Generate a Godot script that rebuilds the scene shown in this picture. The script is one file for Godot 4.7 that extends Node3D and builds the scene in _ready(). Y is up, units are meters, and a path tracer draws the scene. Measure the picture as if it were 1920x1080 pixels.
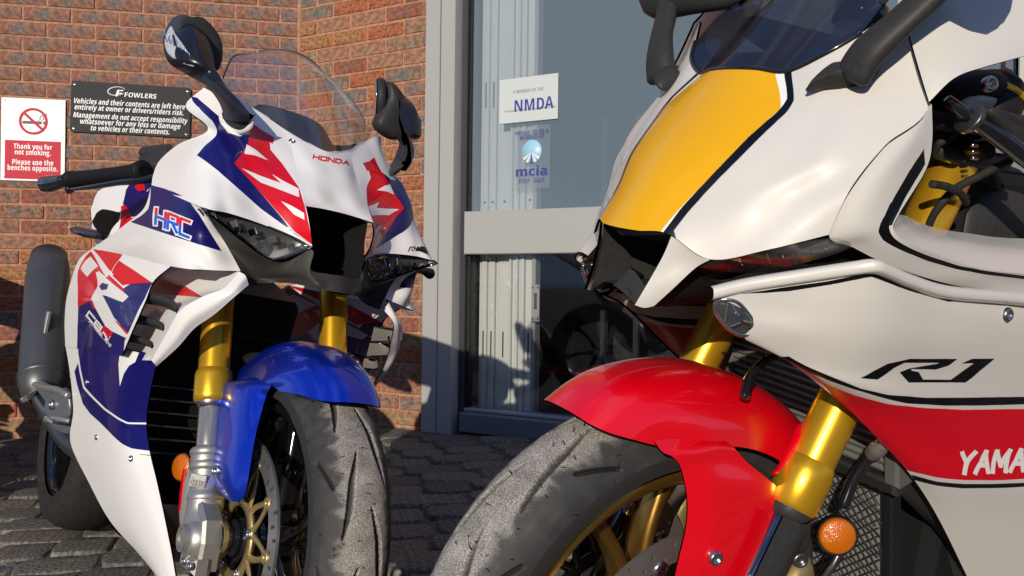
extends Node3D
# Two sports motorcycles in front of a brick building with a glass entrance.

var M := {}
var INK := {
	"w": Color(0.88, 0.88, 0.88), "p": Color(0.785, 0.78, 0.765), "b": Color(0.07, 0.055, 0.36), "r": Color(0.80, 0.03, 0.12), "k": Color(0.02, 0.02, 0.025),
	"c": Color(0.06, 0.36, 0.80), "m": Color(0.12, 0.18, 0.42), "g": Color(0.03, 0.035, 0.045), "n": Color(0.035, 0.037, 0.05), "y": Color(0.86, 0.64, 0.0), "d": Color(0.05, 0.05, 0.055),
}

func _ready() -> void:
	var cam := Camera3D.new()
	cam.name = "camera"
	cam.fov = 35.99
	cam.near = 0.05
	cam.far = 1500.0
	cam.position = Vector3(0, 0.7216, 0)
	cam.rotation = Vector3(0, 0, deg_to_rad(0.7))
	add_child(cam)
	var we := WorldEnvironment.new()
	we.name = "environment"
	var env := Environment.new()
	env.background_mode = Environment.BG_SKY
	var sky := Sky.new()
	var sm := ProceduralSkyMaterial.new()
	sm.sky_top_color = Color(0.30, 0.45, 0.70)
	sm.sky_horizon_color = Color(0.60, 0.72, 0.86)
	sm.sky_curve = 0.12
	sm.ground_bottom_color = Color(0.2, 0.19, 0.18)
	sm.ground_horizon_color = Color(0.5, 0.52, 0.54)
	sm.sky_cover = cloud_cover()
	sm.sky_cover_modulate = Color(1, 1, 1, 0.5)
	sky.sky_material = sm
	env.sky = sky
	env.background_energy_multiplier = 0.85
	env.tonemap_mode = Environment.TONE_MAPPER_LINEAR
	env.tonemap_exposure = 0.88
	env.sdfgi_enabled = true
	env.ssao_enabled = true
	env.ssil_enabled = true
	we.environment = env
	add_child(we)
	var sun := DirectionalLight3D.new()
	sun.name = "sun"
	sun.light_energy = 1.5
	sun.light_color = Color(1.0, 0.95, 0.87)
	sun.light_angular_distance = 0.5
	sun.shadow_enabled = true
	sun.rotation = Vector3(deg_to_rad(-15.5), deg_to_rad(-16.0), 0)
	add_child(sun)
	materials()
	ground()
	walls()
	var blue := thing("sports_motorcycle", "white blue and red sports motorcycle with clear windscreen and blue mudguard beside the brick wall", "motorcycle", Transform3D(Basis(Vector3(.5985, 0, .8011), Vector3(.1316, .9864, -.0983), Vector3(-.7903, .1643, .5903)), Vector3(-.4276, -.001, -1.4743)), "sports motorcycles parked in the yard")
	honda(blue)
	var red := thing("sports_motorcycle", "white sports motorcycle with yellow nose panel and red mudguard in front of the glass doors", "motorcycle", Transform3D(Basis(Vector3(-.8407, 0, .5416), Vector3(.1002, .9828, .1555), Vector3(-.5322, .1849, -.8262)), Vector3(.1229, .0021, -1.1595)), "sports motorcycles parked in the yard")
	red_bike(red)
	# another machine parked to the left of the frame, whose shadow lies on the brick wall
	var third: Node3D = blue.duplicate()
	third.name = "sports_motorcycle_002"
	third.set_meta("label", "third sports motorcycle parked outside the left edge, its shadow on the brick wall")
	third.position += Vector3(-1.76, -0.06, -1.25)
	add_child(third)

func cloud_cover() -> ImageTexture:
	# soft broken cloud, wrapped round without a seam
	var n := FastNoiseLite.new()
	n.seed = 12
	n.frequency = 0.9
	n.fractal_octaves = 5
	var im := Image.create(512, 256, false, Image.FORMAT_RGBA8)
	for y in 256:
		var el := PI * (0.5 - (y + 0.5) / 256.0)
		for x in 512:
			var az := TAU * x / 512.0
			var d := Vector3(cos(el) * sin(az), sin(el) * 2.2, cos(el) * cos(az))
			var c := smoothstep(-0.05, 0.5, n.get_noise_3dv(d * 1.6)) if el > 0 else 0.0
			im.set_pixel(x, y, Color(0.86, 0.88, 0.92, c))
	return ImageTexture.create_from_image(im)

func materials() -> void:
	var gn := noise_tex(3, 0.02, [[0.2, lin(0.04, 0.037, 0.032)], [0.55, lin(0.085, 0.078, 0.066)], [0.75, lin(0.06, 0.08, 0.03)]])
	var hn := noise_tex(4, 0.05, [], 512, 5)
	M.joint = grainy(paint(Color.WHITE, 0.95), gn, 2.0, hn, 0.6)
	M.setts = []
	for c in [[0.185, 0.172, 0.15], [0.16, 0.15, 0.135], [0.21, 0.19, 0.162], [0.14, 0.132, 0.12], [0.2, 0.175, 0.148]]:
		var k: Color = lin(c[0], c[1], c[2])
		M.setts.append(grainy(paint(Color.WHITE, 0.8), noise_tex(20 + M.setts.size(), 0.02, [[0.15, k * 0.55], [0.45, k * 0.9], [0.6, k * 1.05], [0.85, k * 1.35]], 256, 5), 2.6, hn, 0.5))
	var tones := [[lin(0.281, 0.127, 0.077), lin(0.188, 0.143, 0.131)], [lin(0.310, 0.143, 0.083), lin(0.244, 0.153, 0.113)], [lin(0.263, 0.122, 0.083), lin(0.160, 0.137, 0.131)], [lin(0.338, 0.132, 0.059), lin(0.281, 0.173, 0.095)], [lin(0.263, 0.092, 0.059), lin(0.179, 0.102, 0.088)], [lin(0.290, 0.143, 0.088), lin(0.188, 0.158, 0.119)], [lin(0.318, 0.102, 0.053), lin(0.310, 0.122, 0.065)], [lin(0.235, 0.132, 0.095), lin(0.141, 0.143, 0.136)], [lin(0.281, 0.153, 0.083), lin(0.235, 0.183, 0.107)]]
	M.bricks = []
	for t in tones: M.bricks.append(brick_material(100 + M.bricks.size() * 7, t[0], t[1], 0.02 if M.bricks.size() % 3 else 0.12))
	M.mortar = grainy(paint(Color.WHITE, 0.95), noise_tex(8, 0.02, [[0.2, lin(0.30, 0.165, 0.105)], [0.8, lin(0.44, 0.25, 0.165)]]), 3.0, hn, 0.3)
	M.sign_white = paint(lin(0.74, 0.74, 0.76), 0.4)
	M.sign_red = paint(lin(0.50, 0.004, 0.03), 0.65)
	M.sign_pale = paint(lin(0.52, 0.57, 0.58), 0.4)
	M.ink_black = paint(lin(0.02, 0.02, 0.022), 0.5)
	M.ink_grey = paint(lin(0.12, 0.12, 0.16), 0.5)
	M.ink_blue = paint(lin(0.03, 0.05, 0.26), 0.5)
	M.notice_grey = paint(lin(0.03, 0.033, 0.037), 0.6)
	M.steel = paint(lin(0.55, 0.55, 0.55), 0.25, 1.0)
	M.steel_dark = paint(lin(0.16, 0.16, 0.165), 0.35, 0.9)
	M.frame_grey = paint(lin(0.34, 0.345, 0.34), 0.45)
	M.frame_dark = paint(lin(0.03, 0.034, 0.04), 0.4)
	M.frame_sill = paint(lin(0.13, 0.15, 0.17), 0.45)
	M.sealant = paint(lin(0.5, 0.47, 0.43), 0.7)
	M.glass_upper = clear(lin(0.30, 0.40, 0.49), 0.22)
	M.glass_lower = clear(lin(0.012, 0.013, 0.015), 0.08)
	M.shutter = paint(lin(0.62, 0.65, 0.63), 0.4)
	M.film = clear(lin(0.35, 0.42, 0.5), 0.16)
	M.emblem = paint(lin(0.30, 0.55, 0.72), 0.4)
	M.room_floor = paint(lin(0.045, 0.03, 0.022), 0.5)
	M.room_wall = paint(lin(0.008, 0.008, 0.009), 0.8)
	M.plinth_dark = paint(lin(0.012, 0.008, 0.008), 0.5)
	M.plinth_red = paint(lin(0.22, 0.006, 0.012), 0.4)
	M.rail = paint(lin(0.022, 0.02, 0.02), 0.4)
	M.garage = paint(lin(0.2, 0.16, 0.13), 0.9)
	M.rubber = grainy(paint(Color.WHITE, 0.75), noise_tex(31, 0.03, [[0.2, lin(0.016, 0.016, 0.017)], [0.8, lin(0.032, 0.031, 0.03)]], 256), 6.0)
	M.white = paint(INK.w, 0.38, 0.0, 0.6)
	M.pearl = paint(INK.p, 0.38, 0.0, 0.6)
	M.chin = paint(lin(0.028, 0.027, 0.026), 0.5)
	M.black_plastic = paint(lin(0.012, 0.012, 0.013), 0.5)
	M.black_matte = paint(lin(0.008, 0.008, 0.009), 0.8)
	M.black_satin = grainy(paint(Color.WHITE, 0.48), noise_tex(33, 0.1, [[0.2, lin(0.026, 0.026, 0.027)], [0.8, lin(0.036, 0.036, 0.037)]], 256), 5.0)
	M.black_gloss = paint(lin(0.008, 0.008, 0.010), 0.12, 0.0, 1.0)
	M.black_shell = paint(lin(0.008, 0.009, 0.014), 0.3)
	M.navy_gloss = paint(lin(0.006, 0.009, 0.026), 0.15, 0.0, 0.5)
	M.grip = paint(lin(0.008, 0.008, 0.009), 0.6)
	M.grip_pale = paint(lin(0.12, 0.12, 0.12), 0.6)
	M.lens_clear = clear(lin(0.2, 0.2, 0.21), 0.1)
	M.lens_frost = paint(lin(0.55, 0.56, 0.58), 0.2, 0.3)
	M.lens_glass = paint(lin(0.03, 0.032, 0.036), 0.04, 0.3, 1.0)
	M.lamp_grey = paint(lin(0.07, 0.07, 0.073), 0.6)
	M.lamp_black = paint(lin(0.015, 0.015, 0.017), 0.25, 0.3)
	M.chrome = paint(lin(0.72, 0.73, 0.75), 0.06, 1.0)
	M.chrome_dark = paint(lin(0.25, 0.25, 0.27), 0.1, 1.0)
	M.chrome_warm = paint(lin(0.5, 0.46, 0.38), 0.22, 0.8)
	M.screen_clear = clear(lin(0.2, 0.2, 0.24), 0.06)
	M.screen_smoke = clear(lin(0.02, 0.02, 0.028), 0.6)
	M.screen_edge = paint(lin(0.10, 0.10, 0.14), 0.15)
	M.gold_fork = paint(lin(0.88, 0.50, 0.03), 0.28, 0.75)
	M.gold_rim = paint(lin(0.42, 0.24, 0.06), 0.3, 0.9)
	M.gold_cast = paint(lin(0.48, 0.36, 0.16), 0.42, 0.8)
	M.cast_alu = grainy(paint(Color.WHITE, 0.45, 0.75), noise_tex(36, 0.15, [[0.2, lin(0.34, 0.33, 0.32)], [0.8, lin(0.44, 0.43, 0.41)]], 256), 8.0)
	M.cast_pale = paint(lin(0.42, 0.41, 0.40), 0.5, 0.5)
	M.cast_blue = paint(lin(0.20, 0.22, 0.25), 0.45, 0.6)
	M.disc = paint(lin(0.46, 0.45, 0.44), 0.32, 0.85)
	M.disc_dark = paint(lin(0.02, 0.02, 0.022), 0.4, 0.3)
	M.rim_black = paint(lin(0.006, 0.006, 0.007), 0.14, 0.0, 1.0)
	M.red_gloss = paint(lin(0.66, 0.0, 0.008), 0.3, 0.0, 1.0)
	M.blue_metal = paint(lin(0.003, 0.045, 0.66), 0.3, 0.78, 0.9)
	M.amber = grainy(paint(lin(0.50, 0.12, 0.001), 0.15, 0.0, 0.6), null, 24.0, noise_cells(), 0.06)
	M.silencer = paint(lin(0.10, 0.10, 0.105), 0.42, 0.6)
	M.pot = clear(lin(0.6, 0.5, 0.42), 0.5)
	M.copper = paint(lin(0.35, 0.10, 0.05), 0.4, 0.5)
	M.tank_grey = paint(lin(0.16, 0.155, 0.15), 0.6)
	M.fin_dark = paint(lin(0.1, 0.1, 0.1), 0.5)
	M.cooler = paint(lin(0.40, 0.40, 0.40), 0.5, 0.5)
	M.slat_grey = paint(lin(0.12, 0.115, 0.11), 0.4)
	M.shroud = paint(lin(0.035, 0.035, 0.036), 0.45)
	M.fin = paint(lin(0.30, 0.30, 0.29), 0.45, 0.6)
	M.tread = tread_material(77)
	for k in ["grip", "black_plastic", "black_matte", "black_satin", "rubber", "chin", "shroud", "notice_grey"]: M[k].metallic_specular = 0.3

# ---------------------------------------------------------------- shapes
func numbered(called: String, parent: Node) -> String:
	if not parent.has_node(NodePath(called)): return called
	var k := 1
	while parent.has_node(NodePath("%s_%03d" % [called, k])): k += 1
	return "%s_%03d" % [called, k]

func put(called: String, mesh: Mesh, mat: Material, parent: Node = null) -> MeshInstance3D:
	var o := MeshInstance3D.new()
	if parent == null: parent = self
	o.name = numbered(called, parent)
	o.mesh = mesh
	if mat: o.material_override = mat
	parent.add_child(o)
	return o

func thing(called: String, label: String, category: String, t := Transform3D.IDENTITY, group := "") -> Node3D:
	var o := Node3D.new()
	o.name = numbered(called, self)
	add_child(o)
	o.transform = t
	tag(o, label, category, group)
	return o

func tag(o: Node, label: String, category: String, group := "") -> void:
	o.set_meta("label", label)
	o.set_meta("category", category)
	if group: o.set_meta("group", group)

func v3s(f: Array, mir := false) -> PackedVector3Array:
	var p := PackedVector3Array()
	for i in range(0, f.size(), 3): p.append(Vector3(f[i], f[i + 1], -f[i + 2] if mir else f[i + 2]))
	return p

func finish(v: PackedVector3Array, n: PackedVector3Array, uv: PackedVector2Array, idx: PackedInt32Array, tint := PackedColorArray()) -> ArrayMesh:
	var a := []
	a.resize(Mesh.ARRAY_MAX)
	a[Mesh.ARRAY_VERTEX] = v
	a[Mesh.ARRAY_NORMAL] = n
	if uv.size(): a[Mesh.ARRAY_TEX_UV] = uv
	a[Mesh.ARRAY_INDEX] = idx
	if tint.size(): a[Mesh.ARRAY_COLOR] = tint
	var m := ArrayMesh.new()
	m.add_surface_from_arrays(Mesh.PRIMITIVE_TRIANGLES, a)
	return m

func cr(a: Vector3, b: Vector3, c: Vector3, d: Vector3, t: float) -> Vector3:
	return 0.5 * (2.0 * b + (c - a) * t + (2.0 * a - 5.0 * b + 4.0 * c - d) * t * t + (3.0 * b - a - 3.0 * c + d) * t * t * t)

func spline(p: PackedVector3Array, sub: int, closed := false) -> PackedVector3Array:
	var out := PackedVector3Array()
	var n := p.size()
	for i in (n if closed else n - 1):
		var a: Vector3
		var d: Vector3
		if closed:
			a = p[(i - 1 + n) % n]
			d = p[(i + 2) % n]
		else:
			a = p[i - 1] if i > 0 else 2.0 * p[0] - p[1]
			d = p[i + 2] if i + 2 < n else 2.0 * p[n - 1] - p[n - 2]
		for s in sub: out.append(cr(a, p[i], p[(i + 1) % n], d, float(s) / sub))
	if not closed: out.append(p[n - 1])
	return out

# a grid of points, nc to a row, smoothed and given a thickness away from the outer face
func surf(p: PackedVector3Array, nc: int, sub := 6, thick := 0.003, ref := Vector3(-0.5, 0.55, 0)) -> ArrayMesh:
	var nr := p.size() / nc
	var rows := []
	for r in nr: rows.append(spline(p.slice(r * nc, r * nc + nc), sub))
	var w: int = rows[0].size()
	var cols := []
	for c in w:
		var q := PackedVector3Array()
		for r in nr: q.append(rows[r][c])
		cols.append(spline(q, sub))
	var h: int = cols[0].size()
	var v := PackedVector3Array()
	var uv := PackedVector2Array()
	var n := PackedVector3Array()
	for r in h:
		for c in w:
			v.append(cols[c][r])
			uv.append(Vector2(float(c) / (w - 1), float(r) / (h - 1)))
	var mid := Vector3.ZERO
	for q in v: mid += q / v.size()
	var votes := 0.0
	for r in h:
		for c in w:
			var du := v[r * w + mini(c + 1, w - 1)] - v[r * w + maxi(c - 1, 0)]
			var dv := v[mini(r + 1, h - 1) * w + c] - v[maxi(r - 1, 0) * w + c]
			var k := du.cross(dv)
			n.append(k.normalized() if k.length() > 1e-12 else Vector3.UP)
			votes += n[-1].dot(mid - ref)
	var sg := 1.0 if votes >= 0 else -1.0
	for i in n.size(): n[i] *= sg
	var idx := PackedInt32Array()
	var base := v.size()
	var two := thick > 0
	if two:
		for i in base:
			v.append(v[i] - n[i] * thick)
			n.append(-n[i])
			uv.append(uv[i])
	for r in h - 1:
		for c in w - 1:
			var a := r * w + c
			var b := a + 1
			var d := a + w
			var e := d + 1
			if sg > 0: idx.append_array([a, d, b, b, d, e])
			else: idx.append_array([a, b, d, b, e, d])
			if two:
				if sg > 0: idx.append_array([a + base, b + base, d + base, b + base, e + base, d + base])
				else: idx.append_array([a + base, d + base, b + base, b + base, d + base, e + base])
	if two:
		var loop := PackedInt32Array()
		for c in w: loop.append(c)
		for r in range(1, h): loop.append(r * w + w - 1)
		for c in range(w - 2, -1, -1): loop.append((h - 1) * w + c)
		for r in range(h - 2, 0, -1): loop.append(r * w)
		for i in loop.size():
			var a := loop[i]
			var b := loop[(i + 1) % loop.size()]
			var k := (v[b] - v[a]).cross(n[a]).normalized() * -1.0 * sg
			var s := v.size()
			for q in [a, b, a + base, b + base]:
				v.append(v[q])
				uv.append(uv[q])
				n.append(k)
			if sg > 0: idx.append_array([s, s + 1, s + 2, s + 1, s + 3, s + 2])
			else: idx.append_array([s, s + 2, s + 1, s + 1, s + 2, s + 3])
	return finish(v, n, uv, idx)

# rings of points joined by quads; normals smoothed over the rings
func rings(rs: Array, closed := true, cap0 := false, cap1 := false) -> ArrayMesh:
	var st := SurfaceTool.new()
	st.begin(Mesh.PRIMITIVE_TRIANGLES)
	rings_into(st, rs, closed, cap0, cap1)
	st.index()
	st.generate_normals()
	return st.commit()

func rings_into(st: SurfaceTool, rs: Array, closed := true, cap0 := false, cap1 := false) -> void:
	st.set_smooth_group(0)
	var n: int = rs[0].size()
	for i in rs.size() - 1:
		for j in (n if closed else n - 1):
			var k := (j + 1) % n
			var u0 := float(j) / n
			var u1 := float(j + 1) / n
			var w0 := float(i) / (rs.size() - 1)
			var w1 := float(i + 1) / (rs.size() - 1)
			for q in [[i, j, u0, w0], [i + 1, j, u0, w1], [i, k, u1, w0], [i, k, u1, w0], [i + 1, j, u0, w1], [i + 1, k, u1, w1]]:
				st.set_uv(Vector2(q[2], q[3]))
				st.add_vertex(rs[q[0]][q[1]])
	for cap in [[cap0, 0, true], [cap1, rs.size() - 1, false]]:
		if not cap[0]: continue
		st.set_smooth_group(-1)
		var r: PackedVector3Array = rs[cap[1]]
		var mid := Vector3.ZERO
		for q in r: mid += q / n
		for j in n:
			var k := (j + 1) % n
			st.set_uv(Vector2(0.5, 0.5))
			for q in ([mid, r[j], r[k]] if cap[2] else [mid, r[k], r[j]]): st.add_vertex(q)

# a rod along a path; radii interpolated; flat squashes it along its second axis
func tube_into(st: SurfaceTool, path: PackedVector3Array, radii: Array, sides := 10, sub := 5, flat := 1.0, up := Vector3.UP) -> void:
	var p := spline(path, sub) if path.size() > 2 else path
	var rs := []
	var m := p.size()
	var side := Vector3.ZERO
	for i in m:
		var t := (p[mini(i + 1, m - 1)] - p[maxi(i - 1, 0)]).normalized()
		if i == 0:
			side = t.cross(up)
			if side.length() < 0.1: side = t.cross(Vector3.RIGHT)
		side = (side - t * side.dot(t)).normalized()
		var other := t.cross(side)
		var f := float(i) / (m - 1) * (radii.size() - 1)
		var k := mini(int(f), radii.size() - 2) if radii.size() > 1 else 0
		var r: float = lerpf(radii[k], radii[mini(k + 1, radii.size() - 1)], f - k)
		for e in ([[-0.8, 0.6], [-0.4, 0.9], [0.0, 1.0]] if i == 0 else [[0.0, 1.0], [0.4, 0.9], [0.8, 0.6]] if i == m - 1 else [[0.0, 1.0]]):
			var ring := PackedVector3Array()
			for s in sides:
				var a := TAU * s / sides
				ring.append(p[i] + t * e[0] * r * 0.35 + (side * cos(a) + other * sin(a) * flat) * r * e[1])
			rs.append(ring)
	rings_into(st, rs, true, true, true)

func tube(path: PackedVector3Array, radii: Array, sides := 12, sub := 6, flat := 1.0, up := Vector3.UP) -> ArrayMesh:
	var st := SurfaceTool.new()
	st.begin(Mesh.PRIMITIVE_TRIANGLES)
	tube_into(st, path, radii, sides, sub, flat, up)
	st.index()
	st.generate_normals()
	return st.commit()

# turned shape: profile of (radius, height), about the axis through c
func lathe_into(st: SurfaceTool, prof: Array, c := Vector3.ZERO, axis := Vector3(0, 0, 1), n := 48, crisp := true) -> void:
	var x := axis.normalized().cross(Vector3(0.3, 1, 0.2)).normalized()
	var y := axis.normalized().cross(x)
	var rs := []
	for p in prof:
		var ring := PackedVector3Array()
		for j in n: ring.append(c + axis.normalized() * p.y + (x * cos(TAU * j / n) + y * sin(TAU * j / n)) * p.x)
		rs.append(ring)
	if crisp:
		for i in rs.size() - 1:
			rings_into(st, [rs[i], rs[i + 1]])
	else:
		rings_into(st, rs)

func lathe(prof: Array, c := Vector3.ZERO, axis := Vector3(0, 0, 1), n := 48, crisp := false) -> ArrayMesh:
	var st := SurfaceTool.new()
	st.begin(Mesh.PRIMITIVE_TRIANGLES)
	if crisp:
		for i in prof.size() - 1:
			st.set_smooth_group(i + 1)
			var two := SurfaceTool.new()
			two.begin(Mesh.PRIMITIVE_TRIANGLES)
			lathe_into(two, [prof[i], prof[i + 1]], c, axis, n, false)
			two.index()
			two.generate_normals()
			st.append_from(two.commit(), 0, Transform3D.IDENTITY)
		return st.commit()
	lathe_into(st, prof, c, axis, n, false)
	st.index()
	st.generate_normals()
	return st.commit()

# a closed outline swelling to both sides, like a mirror shell
func pillow(outline: PackedVector3Array, nrm: Vector3, front: float, back: float, sub := 4, power := 2.0) -> ArrayMesh:
	var o := spline(outline, sub, true) if sub > 1 else outline
	var mid := Vector3.ZERO
	for q in o: mid += q / o.size()
	var area := Vector3.ZERO
	for i in o.size(): area += (o[i] - mid).cross(o[(i + 1) % o.size()] - mid)
	if area.dot(nrm) > 0: o.reverse()
	var rs := []
	for k in [[-1, 0.02], [-1, 0.35], [-1, 0.65], [-1, 0.85], [-1, 0.95], [0, 1.0], [1, 0.95], [1, 0.85], [1, 0.65], [1, 0.35], [1, 0.02]]:
		var ring := PackedVector3Array()
		var hgt: float = pow(1.0 - pow(k[1], power), 1.0 / power) * (front if k[0] > 0 else back) * signf(k[0])
		for q in o: ring.append(mid + (q - mid) * k[1] + nrm.normalized() * hgt)
		rs.append(ring)
	return rings(rs, true, true, true)

# a flat plate with a small chamfer: outline in 2D, placed by t, thickness along its z
func plate(poly: PackedVector2Array, depth: float, t := Transform3D.IDENTITY, chamfer := 0.0015) -> ArrayMesh:
	var st := SurfaceTool.new()
	st.begin(Mesh.PRIMITIVE_TRIANGLES)
	plate_into(st, poly, depth, t, chamfer)
	st.generate_normals()
	return st.commit()

func plate_into(st: SurfaceTool, poly: PackedVector2Array, depth: float, t := Transform3D.IDENTITY, chamfer := 0.0015) -> void:
	st.set_smooth_group(-1)
	if not Geometry2D.is_polygon_clockwise(poly): poly.reverse()
	var inner := poly
	if chamfer > 0:
		var off := Geometry2D.offset_polygon(poly, -chamfer, Geometry2D.JOIN_MITER)
		if off.size() == 1 and off[0].size() == poly.size():
			inner = off[0]
			var best := 0
			for i in inner.size():
				if inner[i].distance_to(poly[0]) < inner[best].distance_to(poly[0]): best = i
			inner = inner.slice(best) + inner.slice(0, best)
			if not Geometry2D.is_polygon_clockwise(inner):
				inner.reverse()
				inner = inner.slice(inner.size() - 1) + inner.slice(0, inner.size() - 1)
		else: chamfer = 0.0
	var tri := Geometry2D.triangulate_polygon(inner)
	var z := depth / 2.0
	for i in range(0, tri.size(), 3):
		var q := [inner[tri[i]], inner[tri[i + 1]], inner[tri[i + 2]]]
		if (q[1] - q[0]).cross(q[2] - q[0]) > 0: q.reverse()
		for s in [[z, 0, 1, 2], [-z, 0, 2, 1]]:
			for k in [s[1], s[2], s[3]]:
				st.set_uv(q[k])
				st.add_vertex(t * Vector3(q[k].x, q[k].y, s[0]))
	var n := poly.size()
	for i in n:
		var j := (i + 1) % n
		for s in [[inner, z, poly, z - chamfer], [poly, z - chamfer, poly, chamfer - z], [poly, chamfer - z, inner, -z]]:
			if s[1] == s[3] : continue
			var a := Vector3(s[0][i].x, s[0][i].y, s[1])
			var b := Vector3(s[0][j].x, s[0][j].y, s[1])
			var c := Vector3(s[2][i].x, s[2][i].y, s[3])
			var d := Vector3(s[2][j].x, s[2][j].y, s[3])
			for q in [a, c, b, b, c, d]:
				st.set_uv(Vector2(q.x, q.y))
				st.add_vertex(t * q)

func rect(w: float, h: float, r := 0.0, k := 4) -> PackedVector2Array:
	var p := PackedVector2Array()
	if r <= 0: return PackedVector2Array([Vector2(-w / 2, -h / 2), Vector2(w / 2, -h / 2), Vector2(w / 2, h / 2), Vector2(-w / 2, h / 2)])
	for c in [[1, -1, -90], [1, 1, 0], [-1, 1, 90], [-1, -1, 180]]:
		for i in k + 1:
			var a := deg_to_rad(c[2] + 90.0 * i / k)
			p.append(Vector2(c[0] * (w / 2 - r), c[1] * (h / 2 - r)) + Vector2(cos(a), sin(a)) * r)
	return p

func slab(sx: float, sy: float, sz: float, t := Transform3D.IDENTITY, ch := 0.002) -> ArrayMesh:
	return plate(rect(sx, sy), sz, t, ch)

func bar(a: Vector3, b: Vector3, r: float, sides := 12) -> ArrayMesh:
	var st := SurfaceTool.new()
	st.begin(Mesh.PRIMITIVE_TRIANGLES)
	tube_into(st, PackedVector3Array([a, b]), [r, r], sides)
	st.index()
	st.generate_normals()
	return st.commit()

func bolt(called: String, at: Vector3, dir: Vector3, r: float, parent: Node, mat: Material) -> void:
	var d := dir.normalized()
	put(called, lathe([Vector2(0.0001, 0.0), Vector2(r * 0.45, 0.0), Vector2(r * 0.5, r * 0.35), Vector2(r * 0.8, r * 0.42), Vector2(r, r * 0.2), Vector2(r, -r * 0.5)], at, d, 18), mat, parent)

# ---------------------------------------------------------------- materials
func paint(c: Color, rough := 0.35, metal := 0.0, coat := 0.0) -> StandardMaterial3D:
	var m := StandardMaterial3D.new()
	m.albedo_color = c
	m.roughness = rough
	m.metallic = metal
	if coat > 0:
		m.clearcoat_enabled = true
		m.clearcoat = coat
		m.clearcoat_roughness = 0.04
	return m

func lin(r: float, g: float, b: float) -> Color:
	return Color(r, g, b).linear_to_srgb()

func clear(c: Color, a: float) -> StandardMaterial3D:
	var m := paint(Color(c.r, c.g, c.b, a), 0.02)
	m.transparency = BaseMaterial3D.TRANSPARENCY_ALPHA
	return m

func fill(im: Image, uv: PackedVector2Array, c: Color) -> void:
	var W := im.get_width()
	var H := im.get_height()
	var lo := 1e9
	var hi := -1e9
	for p in uv:
		lo = minf(lo, p.y)
		hi = maxf(hi, p.y)
	for y in range(maxi(0, int(lo * H)), mini(H - 1, int(hi * H)) + 1):
		var yy := (y + 0.5) / H
		var xs := PackedFloat32Array()
		for i in uv.size():
			var a := uv[i]
			var b := uv[(i + 1) % uv.size()]
			if (a.y <= yy) != (b.y <= yy): xs.append(a.x + (b.x - a.x) * (yy - a.y) / (b.y - a.y))
		xs.sort()
		for k in range(0, xs.size() - 1, 2):
			var x0 := clampi(roundi(xs[k] * W), 0, W)
			var x1 := clampi(roundi(xs[k + 1] * W), 0, W)
			if x1 > x0: im.fill_rect(Rect2i(x0, y, x1 - x0, 1), c)

# livery printed on a panel: polygons in the panel's own coordinates, two numbers a point
func livery(base: Color, polys: Array, coat := 0.6, w := 1024, h := 1024) -> StandardMaterial3D:
	var im := Image.create(w * 2, h * 2, false, Image.FORMAT_RGB8)
	im.fill(base)
	for p in polys:
		var q := PackedVector2Array()
		for i in range(0, p[1].size(), 2): q.append(Vector2(p[1][i], p[1][i + 1]))
		fill(im, q, INK[p[0]])
	im.resize(w, h, Image.INTERPOLATE_BILINEAR)
	var m := paint(Color.WHITE, 0.38 if coat > 0 else 0.6, 0.0, coat)
	m.metallic_specular = 0.3 if coat > 0 else 0.15
	m.albedo_texture = ImageTexture.create_from_image(im)
	m.texture_repeat = false
	return m

func noise_tex(seed_: int, freq: float, ramp: Array, size := 512, oct := 4, normal := 0.0) -> NoiseTexture2D:
	var t := NoiseTexture2D.new()
	var n := FastNoiseLite.new()
	n.seed = seed_
	n.frequency = freq
	n.fractal_octaves = oct
	t.noise = n
	t.width = size
	t.height = size
	t.seamless = true
	t.generate_mipmaps = false
	if normal > 0:
		t.as_normal_map = true
		t.bump_strength = normal
	elif ramp.size():
		var g := Gradient.new()
		var off := PackedFloat32Array()
		var cs := PackedColorArray()
		for r in ramp:
			off.append(r[0])
			cs.append(r[1])
		g.offsets = off
		g.colors = cs
		t.color_ramp = g
	return t

func noise_cells() -> NoiseTexture2D:
	var t := NoiseTexture2D.new()
	var n := FastNoiseLite.new()
	n.noise_type = FastNoiseLite.TYPE_CELLULAR
	n.cellular_jitter = 0.15
	n.frequency = 0.09
	t.noise = n
	t.width = 256
	t.height = 256
	t.seamless = true
	t.generate_mipmaps = false
	return t

func grainy(m: StandardMaterial3D, t: Texture2D, scale: float, height: Texture2D = null, cm := 0.1) -> StandardMaterial3D:
	m.uv1_triplanar = true
	m.uv1_scale = Vector3.ONE * scale
	if t: m.albedo_texture = t
	if height:
		m.heightmap_enabled = true
		m.heightmap_texture = height
		m.heightmap_scale = cm
	return m

func words(called: String, text: String, size: float, mat: Material, parent: Node, t: Transform3D, bold := false, width := 0.0, slant := 0.0) -> MeshInstance3D:
	var m := TextMesh.new()
	var f := SystemFont.new()
	f.font_names = PackedStringArray(["Droid Sans"])
	f.font_weight = 700 if bold else 400
	m.font = f
	m.text = text
	m.font_size = 64
	m.pixel_size = size / 46.0
	m.depth = 0.0012
	m.curve_step = 1.0
	var o := put(called, m, mat, parent)
	var b := Basis(Vector3(1, 0, 0), Vector3(slant, 1, 0), Vector3(0, 0, 1))
	if width > 0:
		var have := m.get_aabb().size.x
		if have > 0: b = b * Basis.from_scale(Vector3(width / have, 1, 1))
	o.transform = t * Transform3D(b, Vector3.ZERO)
	return o
# ---------------------------------------------------------------- the place
func ground_y(x: float, z: float) -> float:
	return 0.05 * (clampf(x, -3.2, 0.6) + 0.39) - 0.021 * (clampf(z, -4.8, -0.5) + 1.5)

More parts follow.
